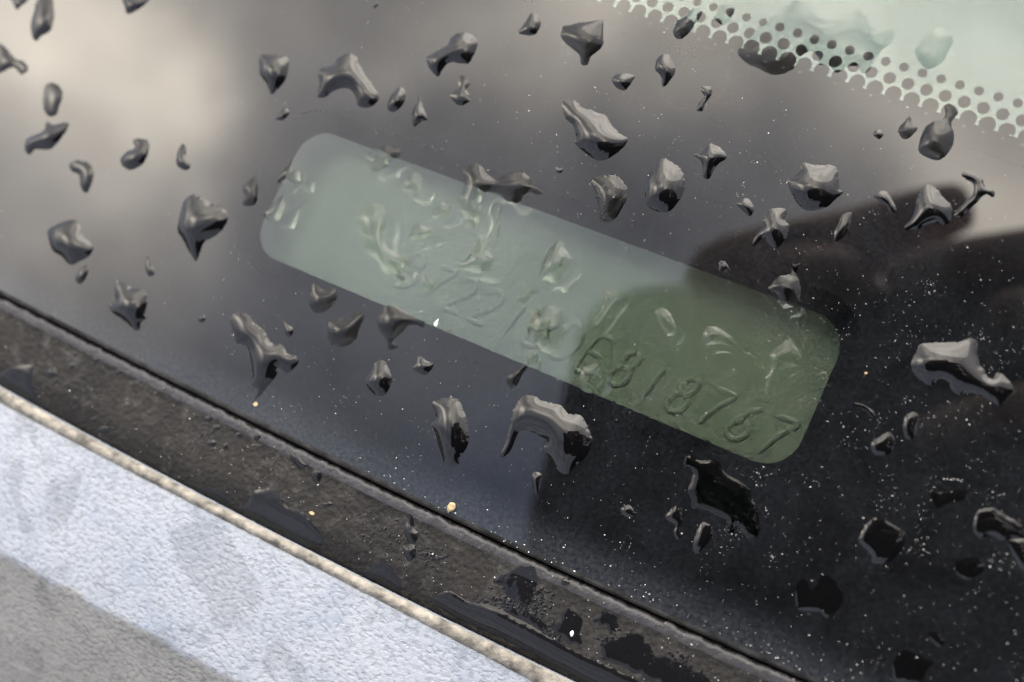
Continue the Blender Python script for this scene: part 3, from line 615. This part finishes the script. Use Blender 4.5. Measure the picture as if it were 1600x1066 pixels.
# rubber seal ---------------------------------------------------------
def strip(name, prof, mats, x0=-330., x1=300., dx=.55, jitter=None, mi_fn=None, parent=None):
    """prof(x array)-> list of (y array, z array) rows"""
    xs_ = np.arange(x0, x1, dx); R_ = prof(xs_); n_ = len(xs_); V_ = []; F_ = []; MI = []
    for r_i, (yy, zz) in enumerate(R_):
        V_.append(np.column_stack([xs_, yy, np.broadcast_to(zz, xs_.shape)]))
    V_ = np.concatenate(V_)
    for r_i in range(len(R_)-1):
        a = r_i*n_
        for i in range(n_-1): F_.append((a+i, a+n_+i, a+n_+i+1, a+i+1)); MI.append(mi_fn(r_i) if mi_fn else 0)
    return V_, F_, MI
def nz1(xs_, f, s, amp): return np.array([noise.noise(Vector((x*f, s, 0))) for x in xs_])*amp
def seal_prof(xs_):
    ye = fE(xs_); yr = fR0(xs_)+.15; rows_ = []
    j1 = nz1(xs_, .4, 1, .38)+nz1(xs_, 1.5, 2, .25); j2 = nz1(xs_, .35, 5, .2)
    rows_.append((ye-.7, -3.2)); rows_.append((ye-1.0, -2.8)); rows_.append((ye-1.25+j1*.6, -1.6)); rows_.append((ye-1.5+j1*1.3, -.75)); rows_.append((ye-1.8+j1*1.3, -.34)); rows_.append((ye-2.3+j1+j2*.5, -.20))
    rows_.append((ye-3.4+j2, -.30)); rows_.append((ye-4.0+j2, -.42)); rows_.append((ye-4.6, -.46))
    ya = ye-4.6; yb = yr
    for k in range(1, 33):
        t_ = k/33; y_ = ya+(yb-ya)*t_
        z_ = -.46+.28*math.sin(t_*math.pi*.8)-1.5*max(0, t_-.62)**1.3/.38**1.3
        zz = np.array([.05*noise.noise(Vector((x*.25, float(q)*.25, 3)))+.03*noise.noise(Vector((x*1.1, float(q)*1.1, 9))) for x, q in zip(xs_, y_)])
        rows_.append((y_, z_+zz))
    rows_.append((yr, -2.05)); rows_.append((yr-.4, -3.0)); rows_.append((ye-40, -3.6*np.ones_like(xs_)))
    return rows_
V_, F_, MI = strip('rubber_seal', seal_prof, None, mi_fn=lambda r: 1 if 3 <= r <= 5 else 0)
seal = set_props(obj('rubber_seal', V_, F_, [M_RUBBER, M_LIP], mi=MI), 'weathered black rubber seal strip between windshield glass and pale plastic cowl', 'rubber seal')
SEALV = V_.reshape(-1, len(np.arange(-330., 300., .55)), 3)
from mathutils.bvhtree import BVHTree
seal_bvh = BVHTree.FromPolygons([tuple(p) for p in V_], [tuple(map(int, q)) for q in F_])
def seal_z(x, y):
    h = seal_bvh.ray_cast(Vector((x, y, 20)), Vector((0, 0, -1))); return h[0].z if h[0] is not None else -1.
def seal_pt(px, py):
    d = ray(px, py); h = seal_bvh.ray_cast(Vector(CAM), Vector(d)); return np.array(h[0]) if h[0] is not None else pl(px, py, -.4)

# cowl panel ------------------------------------------------------------
COW = empty('cowl_panel', (-60, -110, 0)); CO = (-60, -110, 0)
set_props(COW, 'faded grey textured plastic cowl panel with chalky raised rim, painted blue white sheen band', 'cowl panel')
def rim_prof(xs_):
    y0_, y1_ = fR0(xs_), fR1(xs_); j = nz1(xs_, .6, 11, .22)+nz1(xs_, 2.3, 12, .12); wv = nz1(xs_, .9, 14, .13)
    return [(y0_+.1, -3.2), (y0_+.05+j*.4, -1.0), (y0_+j*.5, .35+wv), (y0_-.25+j*.5, .85+wv), (y0_-.7+j*.4, 1.12+wv), (y0_*.5+y1_*.5+j*.3, 1.2+wv*1.2), (y1_+.45+j*.5, 1.08+wv), (y1_+.12+j*.6, .75+wv*.6), (y1_-.1+j*.5, .50)]
v, f_, m_ = strip('rim', rim_prof, None, mi_fn=lambda r: 0 if r < 2 else 1)
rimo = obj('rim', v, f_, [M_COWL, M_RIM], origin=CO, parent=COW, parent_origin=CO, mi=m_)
at = rimo.data.attributes.new('band_sheen', 'FLOAT', 'POINT'); at.data.foreach_set('value', np.full(len(v), .3, np.float32))
def cow_prof(xs_):
    y1_ = fR1(xs_); yc = fC(xs_); rows_ = [(y1_+.3, .30), (y1_-.05, .56)]
    wob = nz1(xs_, .03, 20, .8)
    for k in range(1, 25):
        t_ = k/24; rows_.append((y1_+(yc+wob-y1_)*t_, .56-1.06*t_+.5*math.sin(t_*math.pi)*.6))
    return rows_
def panel_prof(xs_):
    rows_ = cow_prof(xs_); yc = fC(xs_)+nz1(xs_, .03, 20, .8)
    for k in range(1, 60):
        dd = .012*k+.30*k**1.35; y_ = yc-dd
        rows_.append((y_, -.5-.50*dd*(1-math.exp(-dd/.9))-.0004*dd*dd))
    return rows_
v, f_, m_ = strip('panel', panel_prof, None, dx=1.0)
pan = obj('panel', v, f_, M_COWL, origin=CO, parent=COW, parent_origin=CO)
at = pan.data.attributes.new('band_sheen', 'FLOAT', 'POINT')
dd = v[:, 1]-fC(v[:, 0]); at.data.foreach_set('value', dd.astype(np.float32))  # distance from the crease, places the painted sky sheen

# ------------------------------------------------------------------ drops as objects
GRP = 'rain drops on the windshield glass'
ndv = 0
for (lab, C_, size, th), clr in zip(drop_data, is_cl):
    cen = np.array([C_[:, 0].mean(), C_[:, 1].mean(), 0.])
    sp = min(.27, max(.09, size/20))
    flat_ = cen[0] > 25 and cen[1] < 12       # the drops low on the steep dark part have spread flatter, with full rims
    V_, T_, _ = cap_mesh(C_, sp, th*(.78 if flat_ else (.72 if clr else 1.)  if 'green window' in lab else 1.), lam=.75 if flat_ else 2.7)
    o_ = obj('water_drop', V_, T_, M_WATER if clr else M_WATERF, origin=cen); ndv += len(V_)
    set_props(o_, lab, 'water drop', GRP)
print('drop verts', ndv)

# water lying on the seal ----------------------------------------------
def film(name, px, thick, lab, cat, group, maxh, z_off=0.0, rag=.2, lam=.5, step=.3):
    P = np.array([seal_pt(x, y) for x, y in px]); C_ = P[:, :2]
    if area(C_) < 0: C_ = C_[::-1]
    C_ = catmull(C_, True, step)
    d_ = np.roll(C_, -1, 0)-np.roll(C_, 1, 0); nn_ = np.column_stack([d_[:, 1], -d_[:, 0]]); nn_ /= np.linalg.norm(nn_, axis=1)[:, None]+1e-9
    sh = np.array([noise.noise(Vector((c[0]*.9, c[1]*.9, 3)))+noise.noise(Vector((c[0]*2.6, c[1]*2.6, 1)))*.8+noise.noise(Vector((c[0]*5.5, c[1]*5.5, 6)))*.6 for c in C_])
    C_ = C_+nn_*(sh*rag)[:, None]
    V_, T_, O_ = cap_mesh(C_, step*1.1, thick, lam=lam, maxh=maxh)
    zb = np.array([seal_z(x, y) for x, y in V_[:, :2]])
    V_[:, 2] = zb+V_[:, 2]-.03
    cen = V_.mean(0); o_ = obj(name, V_, T_, M_FILM, origin=cen)
    return set_props(o_, lab, cat, group)
m, n, o, t = mat('standing_water_on_rubber'); co = obj_coord(n)
g = n('ShaderNodeBsdfPrincipled', {'Base Color': (.006, .006, .007, 1), 'Roughness': .04, 'IOR': 1.333, 'Transmission Weight': 0})
t.links.new(g.outputs[0], o.inputs[0]); M_FILM = m
WG = 'puddles on the rubber seal'
film('puddle', [(298,762),(330,762),(352,770),(366,792),(386,786),(400,764),(432,764),(448,790),(472,798),(497,828),(508,850),(484,862),(455,852),(400,818),(350,788)], 1, 'claw shaped puddle against the cowl rim in the lower left', 'puddle', WG, .35)
film('puddle', [(552,892),(575,888),(592,880),(602,876),(620,898),(630,925),(604,918),(570,902)], 1, 'small dark blue puddle against the middle of the cowl rim', 'puddle', WG, .3)
film('puddle', [(676,940),(700,922),(730,938),(765,944),(800,960),(840,983),(900,1018),(940,1035),(1000,1064),(1060,1100),(1000,1112),(905,1064),(800,1006),(720,970)], 1, 'long glossy puddle filling the channel at the bottom edge', 'puddle', WG, .7, rag=.14, lam=.9)
film('puddle', [(0,585),(22,572),(52,570),(50,600),(66,632),(100,655),(80,653),(40,627),(0,600)], 1, 'blurred puddle at the left edge against the cowl rim', 'puddle', WG, .35)
film('puddle', topx('R', [(868,602),(910,570),(942,490),(1000,453),(1032,490),(1112,530),(1142,600),(1112,680),(1122,780),(1080,812),(980,762),(878,692)]), 1, 'black wet blot beside the long puddle, left of two', 'puddle', WG, .12, rag=.62, step=.2)
film('puddle', topx('R', [(1198,560),(1270,488),(1340,508),(1400,522),(1452,508),(1442,580),(1432,650),(1390,702),(1340,692),(1290,642),(1208,612)]), 1, 'black lobed wet blot under the groove near the bottom', 'puddle', WG, .12, rag=.62, step=.2)
film('puddle', topx('R', [(1268,780),(1330,748),(1460,700),(1600,678),(1700,800),(1850,1100),(1600,1062),(1330,922),(1290,932),(1258,870)]), 1, 'largest black wet blot at the bottom edge', 'puddle', WG, .12, rag=.62, step=.2)
film('puddle', [(768,905),(790,893),(815,880),(838,884),(846,905),(838,925),(846,942),(826,950),(800,940),(786,925)], 1, 'ragged damp patch above the middle of the long puddle', 'puddle', WG, .08, rag=.95, step=.17)
film('puddle', [(780,950),(806,948),(840,962),(862,978),(850,990),(820,975),(792,966)], 1, 'thin ragged damp patch along the upper edge of the long puddle', 'puddle', WG, .08, rag=.8, step=.17)
film('puddle', [(1010,1030),(1040,1022),(1075,1035),(1105,1052),(1110,1075),(1060,1080),(1020,1058)], 1, 'ragged damp patch near the groove at the bottom edge', 'puddle', WG, .08, rag=.9, step=.2)
# small beads on the seal
SB = 'beads of water on the rubber seal'
def bead(px, lab, th=1.0): return film('water_bead', px, th, lab, 'water bead', SB, 1.1, rag=.05, lam=2.7, step=.18)
def rb(cx_, cy_, rx, ry, seed=0):
    rr = random.Random(seed); return [(cx_+rx*math.cos(a)*(1+rr.uniform(-.2, .2)), cy_+ry*math.sin(a)*(1+rr.uniform(-.2, .2))) for a in [2*math.pi*i/9 for i in range(9)]]
bead(topx('H', [(308,300),(325,283),(342,300),(352,360),(370,372),(354,422),(330,427),(308,400),(298,350)]), 'long upright bead in the middle of the seal')
bead(topx('H', [(288,440),(310,430),(340,425),(357,450),(350,490),(325,512),(305,485)]), 'faceted bead touching the foot of the long upright bead')
bead(topx('H', [(1028,590),(1045,580),(1072,595),(1065,615),(1040,622),(1028,608)]), 'round bead beside the groove near the bottom')
bead(topx('G', [(1343,5),(1375,8),(1402,45),(1427,65),(1410,87),(1380,72),(1348,35)]), 'curved bead under the groove in the left half')
bead(topx('G', [(1440,100),(1465,80),(1492,105),(1480,140),(1460,148)]), 'small bead just below the curved bead')
bead(rb(81, 582, 10, 9, 1), 'largest blurred bead at the far left of the seal')
bead(rb(112, 572, 6, 5, 2), 'small blurred bead right of the largest blurred bead')
bead(rb(150, 563, 6, 5, 3), 'small blurred bead near the groove at the left')
bead(rb(185, 582, 6, 4, 4), 'lone blurred bead in the middle of the seal at the left')
bead(rb(117, 553, 5, 4, 13), 'blurred bead closest to the groove at the far left')
bead(rb(147, 656, 6, 4, 5), 'low flat bead above the cowl rim at the left')
bead(rb(163, 672, 12, 6, 6), 'wide low bead above the cowl rim at the left')
bead(rb(325, 655, 8, 6, 7), 'upper bead of the dark cluster below the groove')
bead(rb(338, 668, 7, 6, 8), 'middle bead of the dark cluster below the groove')
bead(rb(330, 692, 8, 7, 9), 'lower bead of the dark cluster below the groove')
bead(rb(352, 697, 5, 7, 14), 'narrow bead right of the lower bead of the dark cluster')
bead(rb(372, 680, 6, 5, 10), 'lone bead right of the dark cluster')
bead(rb(402, 682, 6, 6, 11), 'bead close to the groove right of the dark cluster')
bead(rb(512, 788, 9, 5, 12), 'curled bead above the claw shaped puddle')
# speckled wetness (too many to count)
V_ = []; F_ = []
rr = random.Random(5)
def dome(cx_, cy_, cz, r, h, n_=9):
    b0 = len(V_); a0 = rr.random()*6
    el = rr.uniform(.6, 1.6)
    for ringr, hh in ((1, -.03), (.7, .6), (.3, .95)):
        for i in range(n_):
            a = 2*math.pi*i/n_+a0; V_.append((cx_+r*ringr*math.cos(a)*el, cy_+r*ringr*math.sin(a)/el, cz+h*hh))
    V_.append((cx_, cy_, cz+h))
    for k in range(2):
        for i in range(n_): j = (i+1) % n_; F_.append((b0+k*n_+i, b0+k*n_+j, b0+(k+1)*n_+j, b0+(k+1)*n_+i))
    for i in range(n_): F_.append((b0+2*n_+i, b0+2*n_+(i+1) % n_, b0+3*n_))
for cx_, cy_, sx_, sy_, cnt in ((820, 935, 38, 34, 330), (850, 905, 22, 22, 130), (780, 945, 30, 14, 60), (870, 985, 25, 14, 80), (1060, 1040, 30, 18, 60), (668, 868, 18, 14, 50), (322, 680, 26, 16, 25), (600, 850, 60, 30, 40), (250, 660, 50, 25, 20), (960, 1000, 30, 20, 60)):
    for _ in range(cnt):
        q = seal_pt(rr.gauss(cx_, sx_*.6), rr.gauss(cy_, sy_*.6))
        if q[1] > fE(q[0])-5 or q[1] < fR0(q[0])+1.5: continue
        r_ = rr.uniform(.12, .46); dome(q[0], q[1], q[2]-.01, r_, r_*.13)
set_props(obj('wet_speckles', V_, F_, M_FILM), 'speckled patch of tiny water beads on the black seal', None, None, 'stuff')

# ------------------------------------------------------------------ dust grains on the glass
V_ = []; F_ = []
def grain(p, r, el=1.0, ang=0., tail=0):
    b0 = len(V_); ca, sa = math.cos(ang), math.sin(ang)
    for (x, y, z) in ((el, 0, 0), (0, 1, .1), (-el, 0, 0), (0, -1, -.1), (0, 0, .9), (0, 0, -.3)):
        x *= r*rr.uniform(.7, 1.3); y *= r*rr.uniform(.7, 1.3); V_.append((p[0]+x*ca-y*sa, p[1]+x*sa+y*ca, p[2]+r*.35+z*r))
    for f_ in ((0, 1, 4), (1, 2, 4), (2, 3, 4), (3, 0, 4), (1, 0, 5), (2, 1, 5), (3, 2, 5), (0, 3, 5)): F_.append(tuple(b0+i for i in f_))
    if tail:
        b0 = len(V_); L = r*tail
        for (x, y, z) in ((0, .38, 0), (0, -.38, 0), (0, 0, .5), (L/r, 0, 0.05)): V_.append((p[0]+x*r*ca-y*r*sa, p[1]+x*r*sa+y*r*ca, p[2]+z*r))
        for f_ in ((0, 3, 2), (1, 2, 3), (0, 1, 3)): F_.append(tuple(b0+i for i in f_))
td = (pl(1420, 800)-pl(1400, 792)); tang = math.atan2(td[1], td[0])
cl = [(rr.uniform(0, 1600), rr.uniform(-10, 1070)) for _ in range(120)]
cnt = 0
while cnt < 4800:
    if rr.random() < .28: c = rr.choice(cl); x, y = rr.gauss(c[0], 14), rr.gauss(c[1], 10)
    else: x, y = rr.uniform(-40, 1640), rr.uniform(-30, 1090)
    dens = .5+.5*min(1, max(0, (x*.9+y*.9-350)/1100))
    if x > 1180 and y < 230: dens *= .4
    if rr.random() > dens: continue
    p = pl(x, y)
    if p[1] < fE(p[0])+.3: continue
    r_ = min(.15, math.exp(rr.gauss(math.log(.033), .45)))
    right = x > 1100 and y > 330
    grain(p, r_, rr.uniform(1, 1.6), tang if right else rr.uniform(0, 6), (rr.uniform(3, 5) if right and r_ > .05 and rr.random() < .7 else 0)); cnt += 1
for (x, y) in [(1475, 749), (1480, 749), (1486, 750), (1491, 749), (1497, 750), (1502, 752)]: grain(pl(x, y), .10, 1.4, 0)
for _ in range(90):      # crumbs caught along the edge of the glass
    x = rr.uniform(560, 1340); k = np.interp(x, [q[0] for q in EDGE], [q[1] for q in EDGE]); p = pl(x, k-rr.expovariate(.12)); grain(p, rr.uniform(.04, .11), rr.uniform(1, 2.2), tang)
set_props(obj('dust', V_, F_, M_WHITE), 'pale dust grains scattered over the wet glass', None, None, 'stuff')
V_ = []; F_ = []
cnt = 0
while cnt < 420:
    x = rr.uniform(0, 1250); ye = np.interp(x, [q[0] for q in EDGE], [q[1] for q in EDGE]); q = seal_pt(x, ye+rr.uniform(4, 150))
    if q[1] < fR0(q[0])+.6: continue
    grain(q, math.exp(rr.gauss(math.log(.055), .4)), rr.uniform(1, 1.6), rr.uniform(0, 6)); cnt += 1
set_props(obj('grit', V_, F_, M_WHITE), 'fine pale grit scattered on the black rubber seal', None, None, 'stuff')

def pebble(name, px, py, r, flat, lab, cat, m_, on_seal=False, el=1.2, ang=.5):
    p = seal_pt(px, py) if on_seal else pl(px, py); bm_ = bmesh.new(); bmesh.ops.create_icosphere(bm_, subdivisions=3, radius=r*MM)
    for v in bm_.verts:
        q = v.co/MM; k = 1+.28*noise.noise(q*1.6+Vector((px, 0, 0)))+.1*noise.noise(q*5)
        v.co = Vector((q.x*el*k, q.y*k, q.z*flat*k-.12*math.exp(-(q.x**2+q.y**2)/.1)*(1 if q.z > 0 else 0)))*MM
    bmesh.ops.rotate(bm_, verts=bm_.verts, cent=(0, 0, 0), matrix=Matrix.Rotation(ang, 3, 'Z'))
    me = bpy.data.meshes.new(name); bm_.to_mesh(me); bm_.free(); me.materials.append(m_)
    for q in me.polygons: q.use_smooth = True
    return set_props(place(name, me, (p[0], p[1], p[2]+r*flat*.7)), lab, cat)
pebble('seed', 706, 793, .72, .55, 'small yellow seed lying at the groove beside the glass edge', 'seed', M_SEED, ang=1.1)
pebble('grain', 400, 632, .40, .5, 'pale crumb on the glass edge below the winged drop', 'crumb', M_SEED)
pebble('grain', 488, 802, .30, .4, 'pale yellow crumb on the seal by the claw shaped puddle', 'crumb', M_SEED, True, 1.8, .1)
pebble('grain', 1353, 583, .20, .6, 'orange crumb on the dark reflection right of the green window', 'crumb', M_SEED)
pebble('grain', 894, 990, .5, .5, 'white crumb in the black wet blot on the seal', 'crumb', M_WHITE, True, .6, .3)
# white chip by the window edge
c = pl(682, 506); u = (pl(687, 498)-c)
v = [c+np.array([-.55, -.15, .02]), c+np.array([.35, -.35, .02]), c+u*1.0+np.array([0, 0, .35]), c+np.array([0, 0, .3]), c+np.array([-.1, -.5, .05])]
set_props(obj('chip', v, [(0, 4, 1), (0, 1, 3), (1, 2, 3), (2, 0, 3), (0, 2, 1)], M_WHITE, origin=c, smooth=False), 'tiny sharp white chip on the lower edge of the green window', 'chip')

# faint ring left on the glass by a suction cup
V_ = []; F_ = []
for (rx, w_) in ((5.9, .07), (5.2, .05), (6.3, .04)):
    cc = pl(1083, 122); n_ = 160; b0 = len(V_)
    for i in range(n_):
        a = 2*math.pi*i/n_; k = 1+.012*noise.noise(Vector((math.cos(a)*3, math.sin(a)*3, rx)))
        ww = w_*max(.05, .5+noise.noise(Vector((math.cos(a)*4, math.sin(a)*4, rx+7)))*1.4)
        for s_ in (-1, 1): V_.append((cc[0]+(rx*k+s_*ww)*math.cos(a), cc[1]+(rx*k+s_*ww)*math.sin(a), .012))
    for i in range(n_): j = (i+1) % n_; F_.append((b0+2*i, b0+2*i+1, b0+2*j+1, b0+2*j))
m, n, o, t = mat('dried_residue'); tr = n('ShaderNodeBsdfTransparent'); df = n('ShaderNodeBsdfDiffuse', {'Color': (.4, .3, .24, 1)}); mx = n('ShaderNodeMixShader', {0: .10, 1: tr.outputs[0], 2: df.outputs[0]}); t.links.new(mx.outputs[0], o.inputs[0])
set_props(obj('ring_mark', V_, F_, m), 'faint round residue ring on the glass left of the dotted border', 'ring mark')

# ------------------------------------------------------------------ the photographer, seen in the reflection
def skin_obj(name, chains, m_, parent, PO, sub=2):
    """chains: list of [(x,y,z,r) mm ...]; all grown into one object"""
    bm_ = bmesh.new(); lay = []
    me = bpy.data.meshes.new(name); vs_ = []; es_ = []; rad = []; key = {}
    for ch in chains:
        prev = None
        for (x, y, z, r) in ch:
            k = (round(x), round(y), round(z))
            if k not in key: key[k] = len(vs_); vs_.append(((x-PO[0])*MM, (y-PO[1])*MM, (z-PO[2])*MM)); rad.append(r*MM)
            i = key[k]
            if prev is not None: es_.append((prev, i))
            prev = i
    me.from_pydata(vs_, es_, []); me.materials.append(m_)
    o_ = place(name, me, PO, parent, PO)
    bm_.free(); 
    md = o_.modifiers.new('skin', 'SKIN'); sv = me.skin_vertices[0].data if me.skin_vertices else None
    if sv is None:
        bpy.context.view_layer.objects.active = o_
        bm2 = bmesh.new(); bm2.from_mesh(me); bm2.verts.layers.skin.verify(); bm2.to_mesh(me); bm2.free(); sv = me.skin_vertices[0].data
    for i, r in enumerate(rad): sv[i].radius = (r, r); sv[i].use_root = False
    # one root per separate chain
    seen = set(); adj = {i: [] for i in range(len(vs_))}
    for a, b in es_: adj[a].append(b); adj[b].append(a)
    for i in range(len(vs_)):
        if i in seen: continue
        sv[i].use_root = True; st = [i]
        while st:
            q = st.pop()
            if q in seen: continue
            seen.add(q); st += adj[q]
    md.use_smooth_shade = True
    s_ = o_.modifiers.new('sub', 'SUBSURF'); s_.levels = sub; s_.render_levels = sub
    return o_
def rp(px, py, s, rpx):
    q = refl(px, py, s); d0 = np.linalg.norm(pl(px, py)-CAM)+s; return (q[0], q[1], q[2], rpx*d0/FPX)
PO = (760., -620., -560.)
PER = empty('person', PO)
set_props(PER, 'photographer in a dark coat leaning over the windshield, seen only in its reflection', 'person')
# pointing left arm: sleeve, wrist, hand with extended index finger
sh_l = (110., 120., 640., 70.); sh_r = (330., -330., 560., 70.)
elbow = rp(940, 960, 520, 250)
sleeve = [sh_l, elbow, rp(1050, 740, 400, 205), rp(1090, 600, 360, 215), rp(1122, 505, 345, 240)]
wrist = rp(1140, 540, 335, 195); palm = rp(1228, 478, 318, 166)
idx = [palm, rp(1330, 385, 305, 62), rp(1420, 348, 300, 54), rp(1490, 326, 298, 44), rp(1522, 316, 297, 34)]
oth = [[palm, rp(1330, 470, 312, 55), rp(1390, 480, 302, 44), rp(1370, 530, 310, 38)],
       [palm, rp(1310, 520, 314, 52), rp(1360, 545, 305, 42), rp(1330, 585, 312, 36)],
       [palm, rp(1270, 560, 318, 48), rp(1310, 600, 310, 38), rp(1280, 630, 316, 32)],
       [palm, rp(1240, 430, 300, 60), rp(1300, 420, 290, 42), rp(1350, 425, 286, 34)]]
# right hand round the phone
Mcam = lambda x, y, z: tuple(CAM+AR @ np.array([x, y, z]))
def cp(x, y, z, r): q = Mcam(x, y, z); return (q[0], q[1], q[2], r)
rpalm = cp(62, -104, -22, 24); rwrist = cp(120, -70, -40, 25)
rf = [[rpalm, cp(44, -157, -10, 9.5), cp(10, -156, 2, 9), cp(-20, -156, 5, 8.5), cp(-46, -155, 4, 7.5)],
      [rpalm, cp(36, -126, -8, 9.5), cp(6, -134, 3, 8.5), cp(-8, -134, 5, 6.5)],
      [rpalm, cp(34, -98, -8, 9), cp(4, -98, 4, 8), cp(-24, -92, 4, 7.5), cp(-32, -88, 3, 6)],
      [rpalm, cp(40, -72, -10, 8.5), cp(22, -66, 2, 7), cp(8, -64, 3, 6)],
      [rpalm, cp(50, -70, -32, 11), cp(20, -78, -26, 9), cp(-12, -90, -22, 8)]]
head = [(470., -60., 520., 95.), (330., -70., 640., 58.), (250., -60., 650., 80.), (150., -55., 640., 92.), (100., -50., 610., 70.)]
skin_obj('body', [head, [wrist, palm]]+[idx]+oth+[[rwrist, rpalm]]+rf, M_SKIN, PER, PO)
pelvis = (820., -180., 120., 150.)
skin_obj('coat', [[pelvis, (700., -160., 280., 165.), (560., -130., 430., 180.), (400., -100., 570., 150.)],
                  [(400., -100., 570., 150.), (250., 40., 640., 95.), (elbow[0], elbow[1], elbow[2], elbow[3])]+sleeve[2:],
                  [(400., -100., 570., 150.), (380., -290., 560., 85.), (330., -330., 420., 62.), (rwrist[0]+40, rwrist[1]-60, rwrist[2]+60, 48.), (rwrist[0]+4, rwrist[1]-4, rwrist[2]+4, 34.)]], M_COAT, PER, PO)
# coat hem and front panels fill the space behind the phone
skin_obj('hood', [[(420., -90., 600., 110.), (300., -80., 690., 120.), (160., -70., 720., 120.), (60., -60., 700., 85.)]], M_COAT, PER, PO)
skin_obj('trousers', [[pelvis, (760., -330., -150., 85.), (740., -540., -500., 62.), (735., -760., -900., 48.)], [pelvis, (900., -300., -170., 85.), (900., -520., -520., 62.), (900., -760., -930., 48.)]], M_TROUS, PER, PO)
# phone: rounded slab whose lens is the camera's place
PH0 = Mcam(-24, -68, -5.2)
def slab(w_, h_, d_, r_, mat_, name, cx_, cy_, cz_, parent, n_=8, hole=None):
    pts = []
    for (sx_, sy_, a0) in ((1, 1, 0), (-1, 1, 90), (-1, -1, 180), (1, -1, 270)):
        for k in range(n_+1): a = math.radians(a0+90*k/n_); pts.append((sx_*(w_/2-r_)+r_*math.cos(a), sy_*(h_/2-r_)+r_*math.sin(a)))
    V2 = []; F2 = []; m0 = len(pts)
    for (ins, z) in ((.8, -d_/2), (0, -d_/2+.8), (0, d_/2-.8), (.8, d_/2)):
        for (x, y) in pts:
            q = np.array([x, y]); L = np.linalg.norm(q); q = q*(1-ins/L); V2.append(Mcam(cx_+q[0], cy_+q[1], cz_+z))
    for k in range(3):
        for i in range(m0): j = (i+1) % m0; F2.append((k*m0+i, k*m0+j, (k+1)*m0+j, (k+1)*m0+i))
    F2.append(tuple(range(m0))[::-1]); F2.append(tuple(range(3*m0, 4*m0)))
    return obj(name, V2, F2, mat_, origin=PH0, parent=parent, parent_origin=PH0, smooth=False)
PH = empty('phone', PH0); set_props(PH, 'dark phone held over the glass, taking the picture, seen in its reflection', 'phone')
slab(92, 164, 8, 10, M_BODYPH, 'shell', -32, -72, -6.0, PH)
slab(34, 40, 1.4, 8, M_BODYPH, 'camera_bump', -3, 2, -2.6, PH)
for (x, y) in ((-12, -8), (6, 12)): slab(12, 12, .8, 5.9, M_LENS, 'lens', x, y, -1.6, PH)

# ground far below
bm_ = bmesh.new(); bmesh.ops.create_grid(bm_, x_segments=8, y_segments=8, size=150); me = bpy.data.meshes.new('ground'); bm_.to_mesh(me); bm_.free(); me.materials.append(M_GROUND)
gr = bpy.data.objects.new('ground', me); COL.objects.link(gr); gr.location = (0, 0, -1.15); gr['kind'] = 'structure'
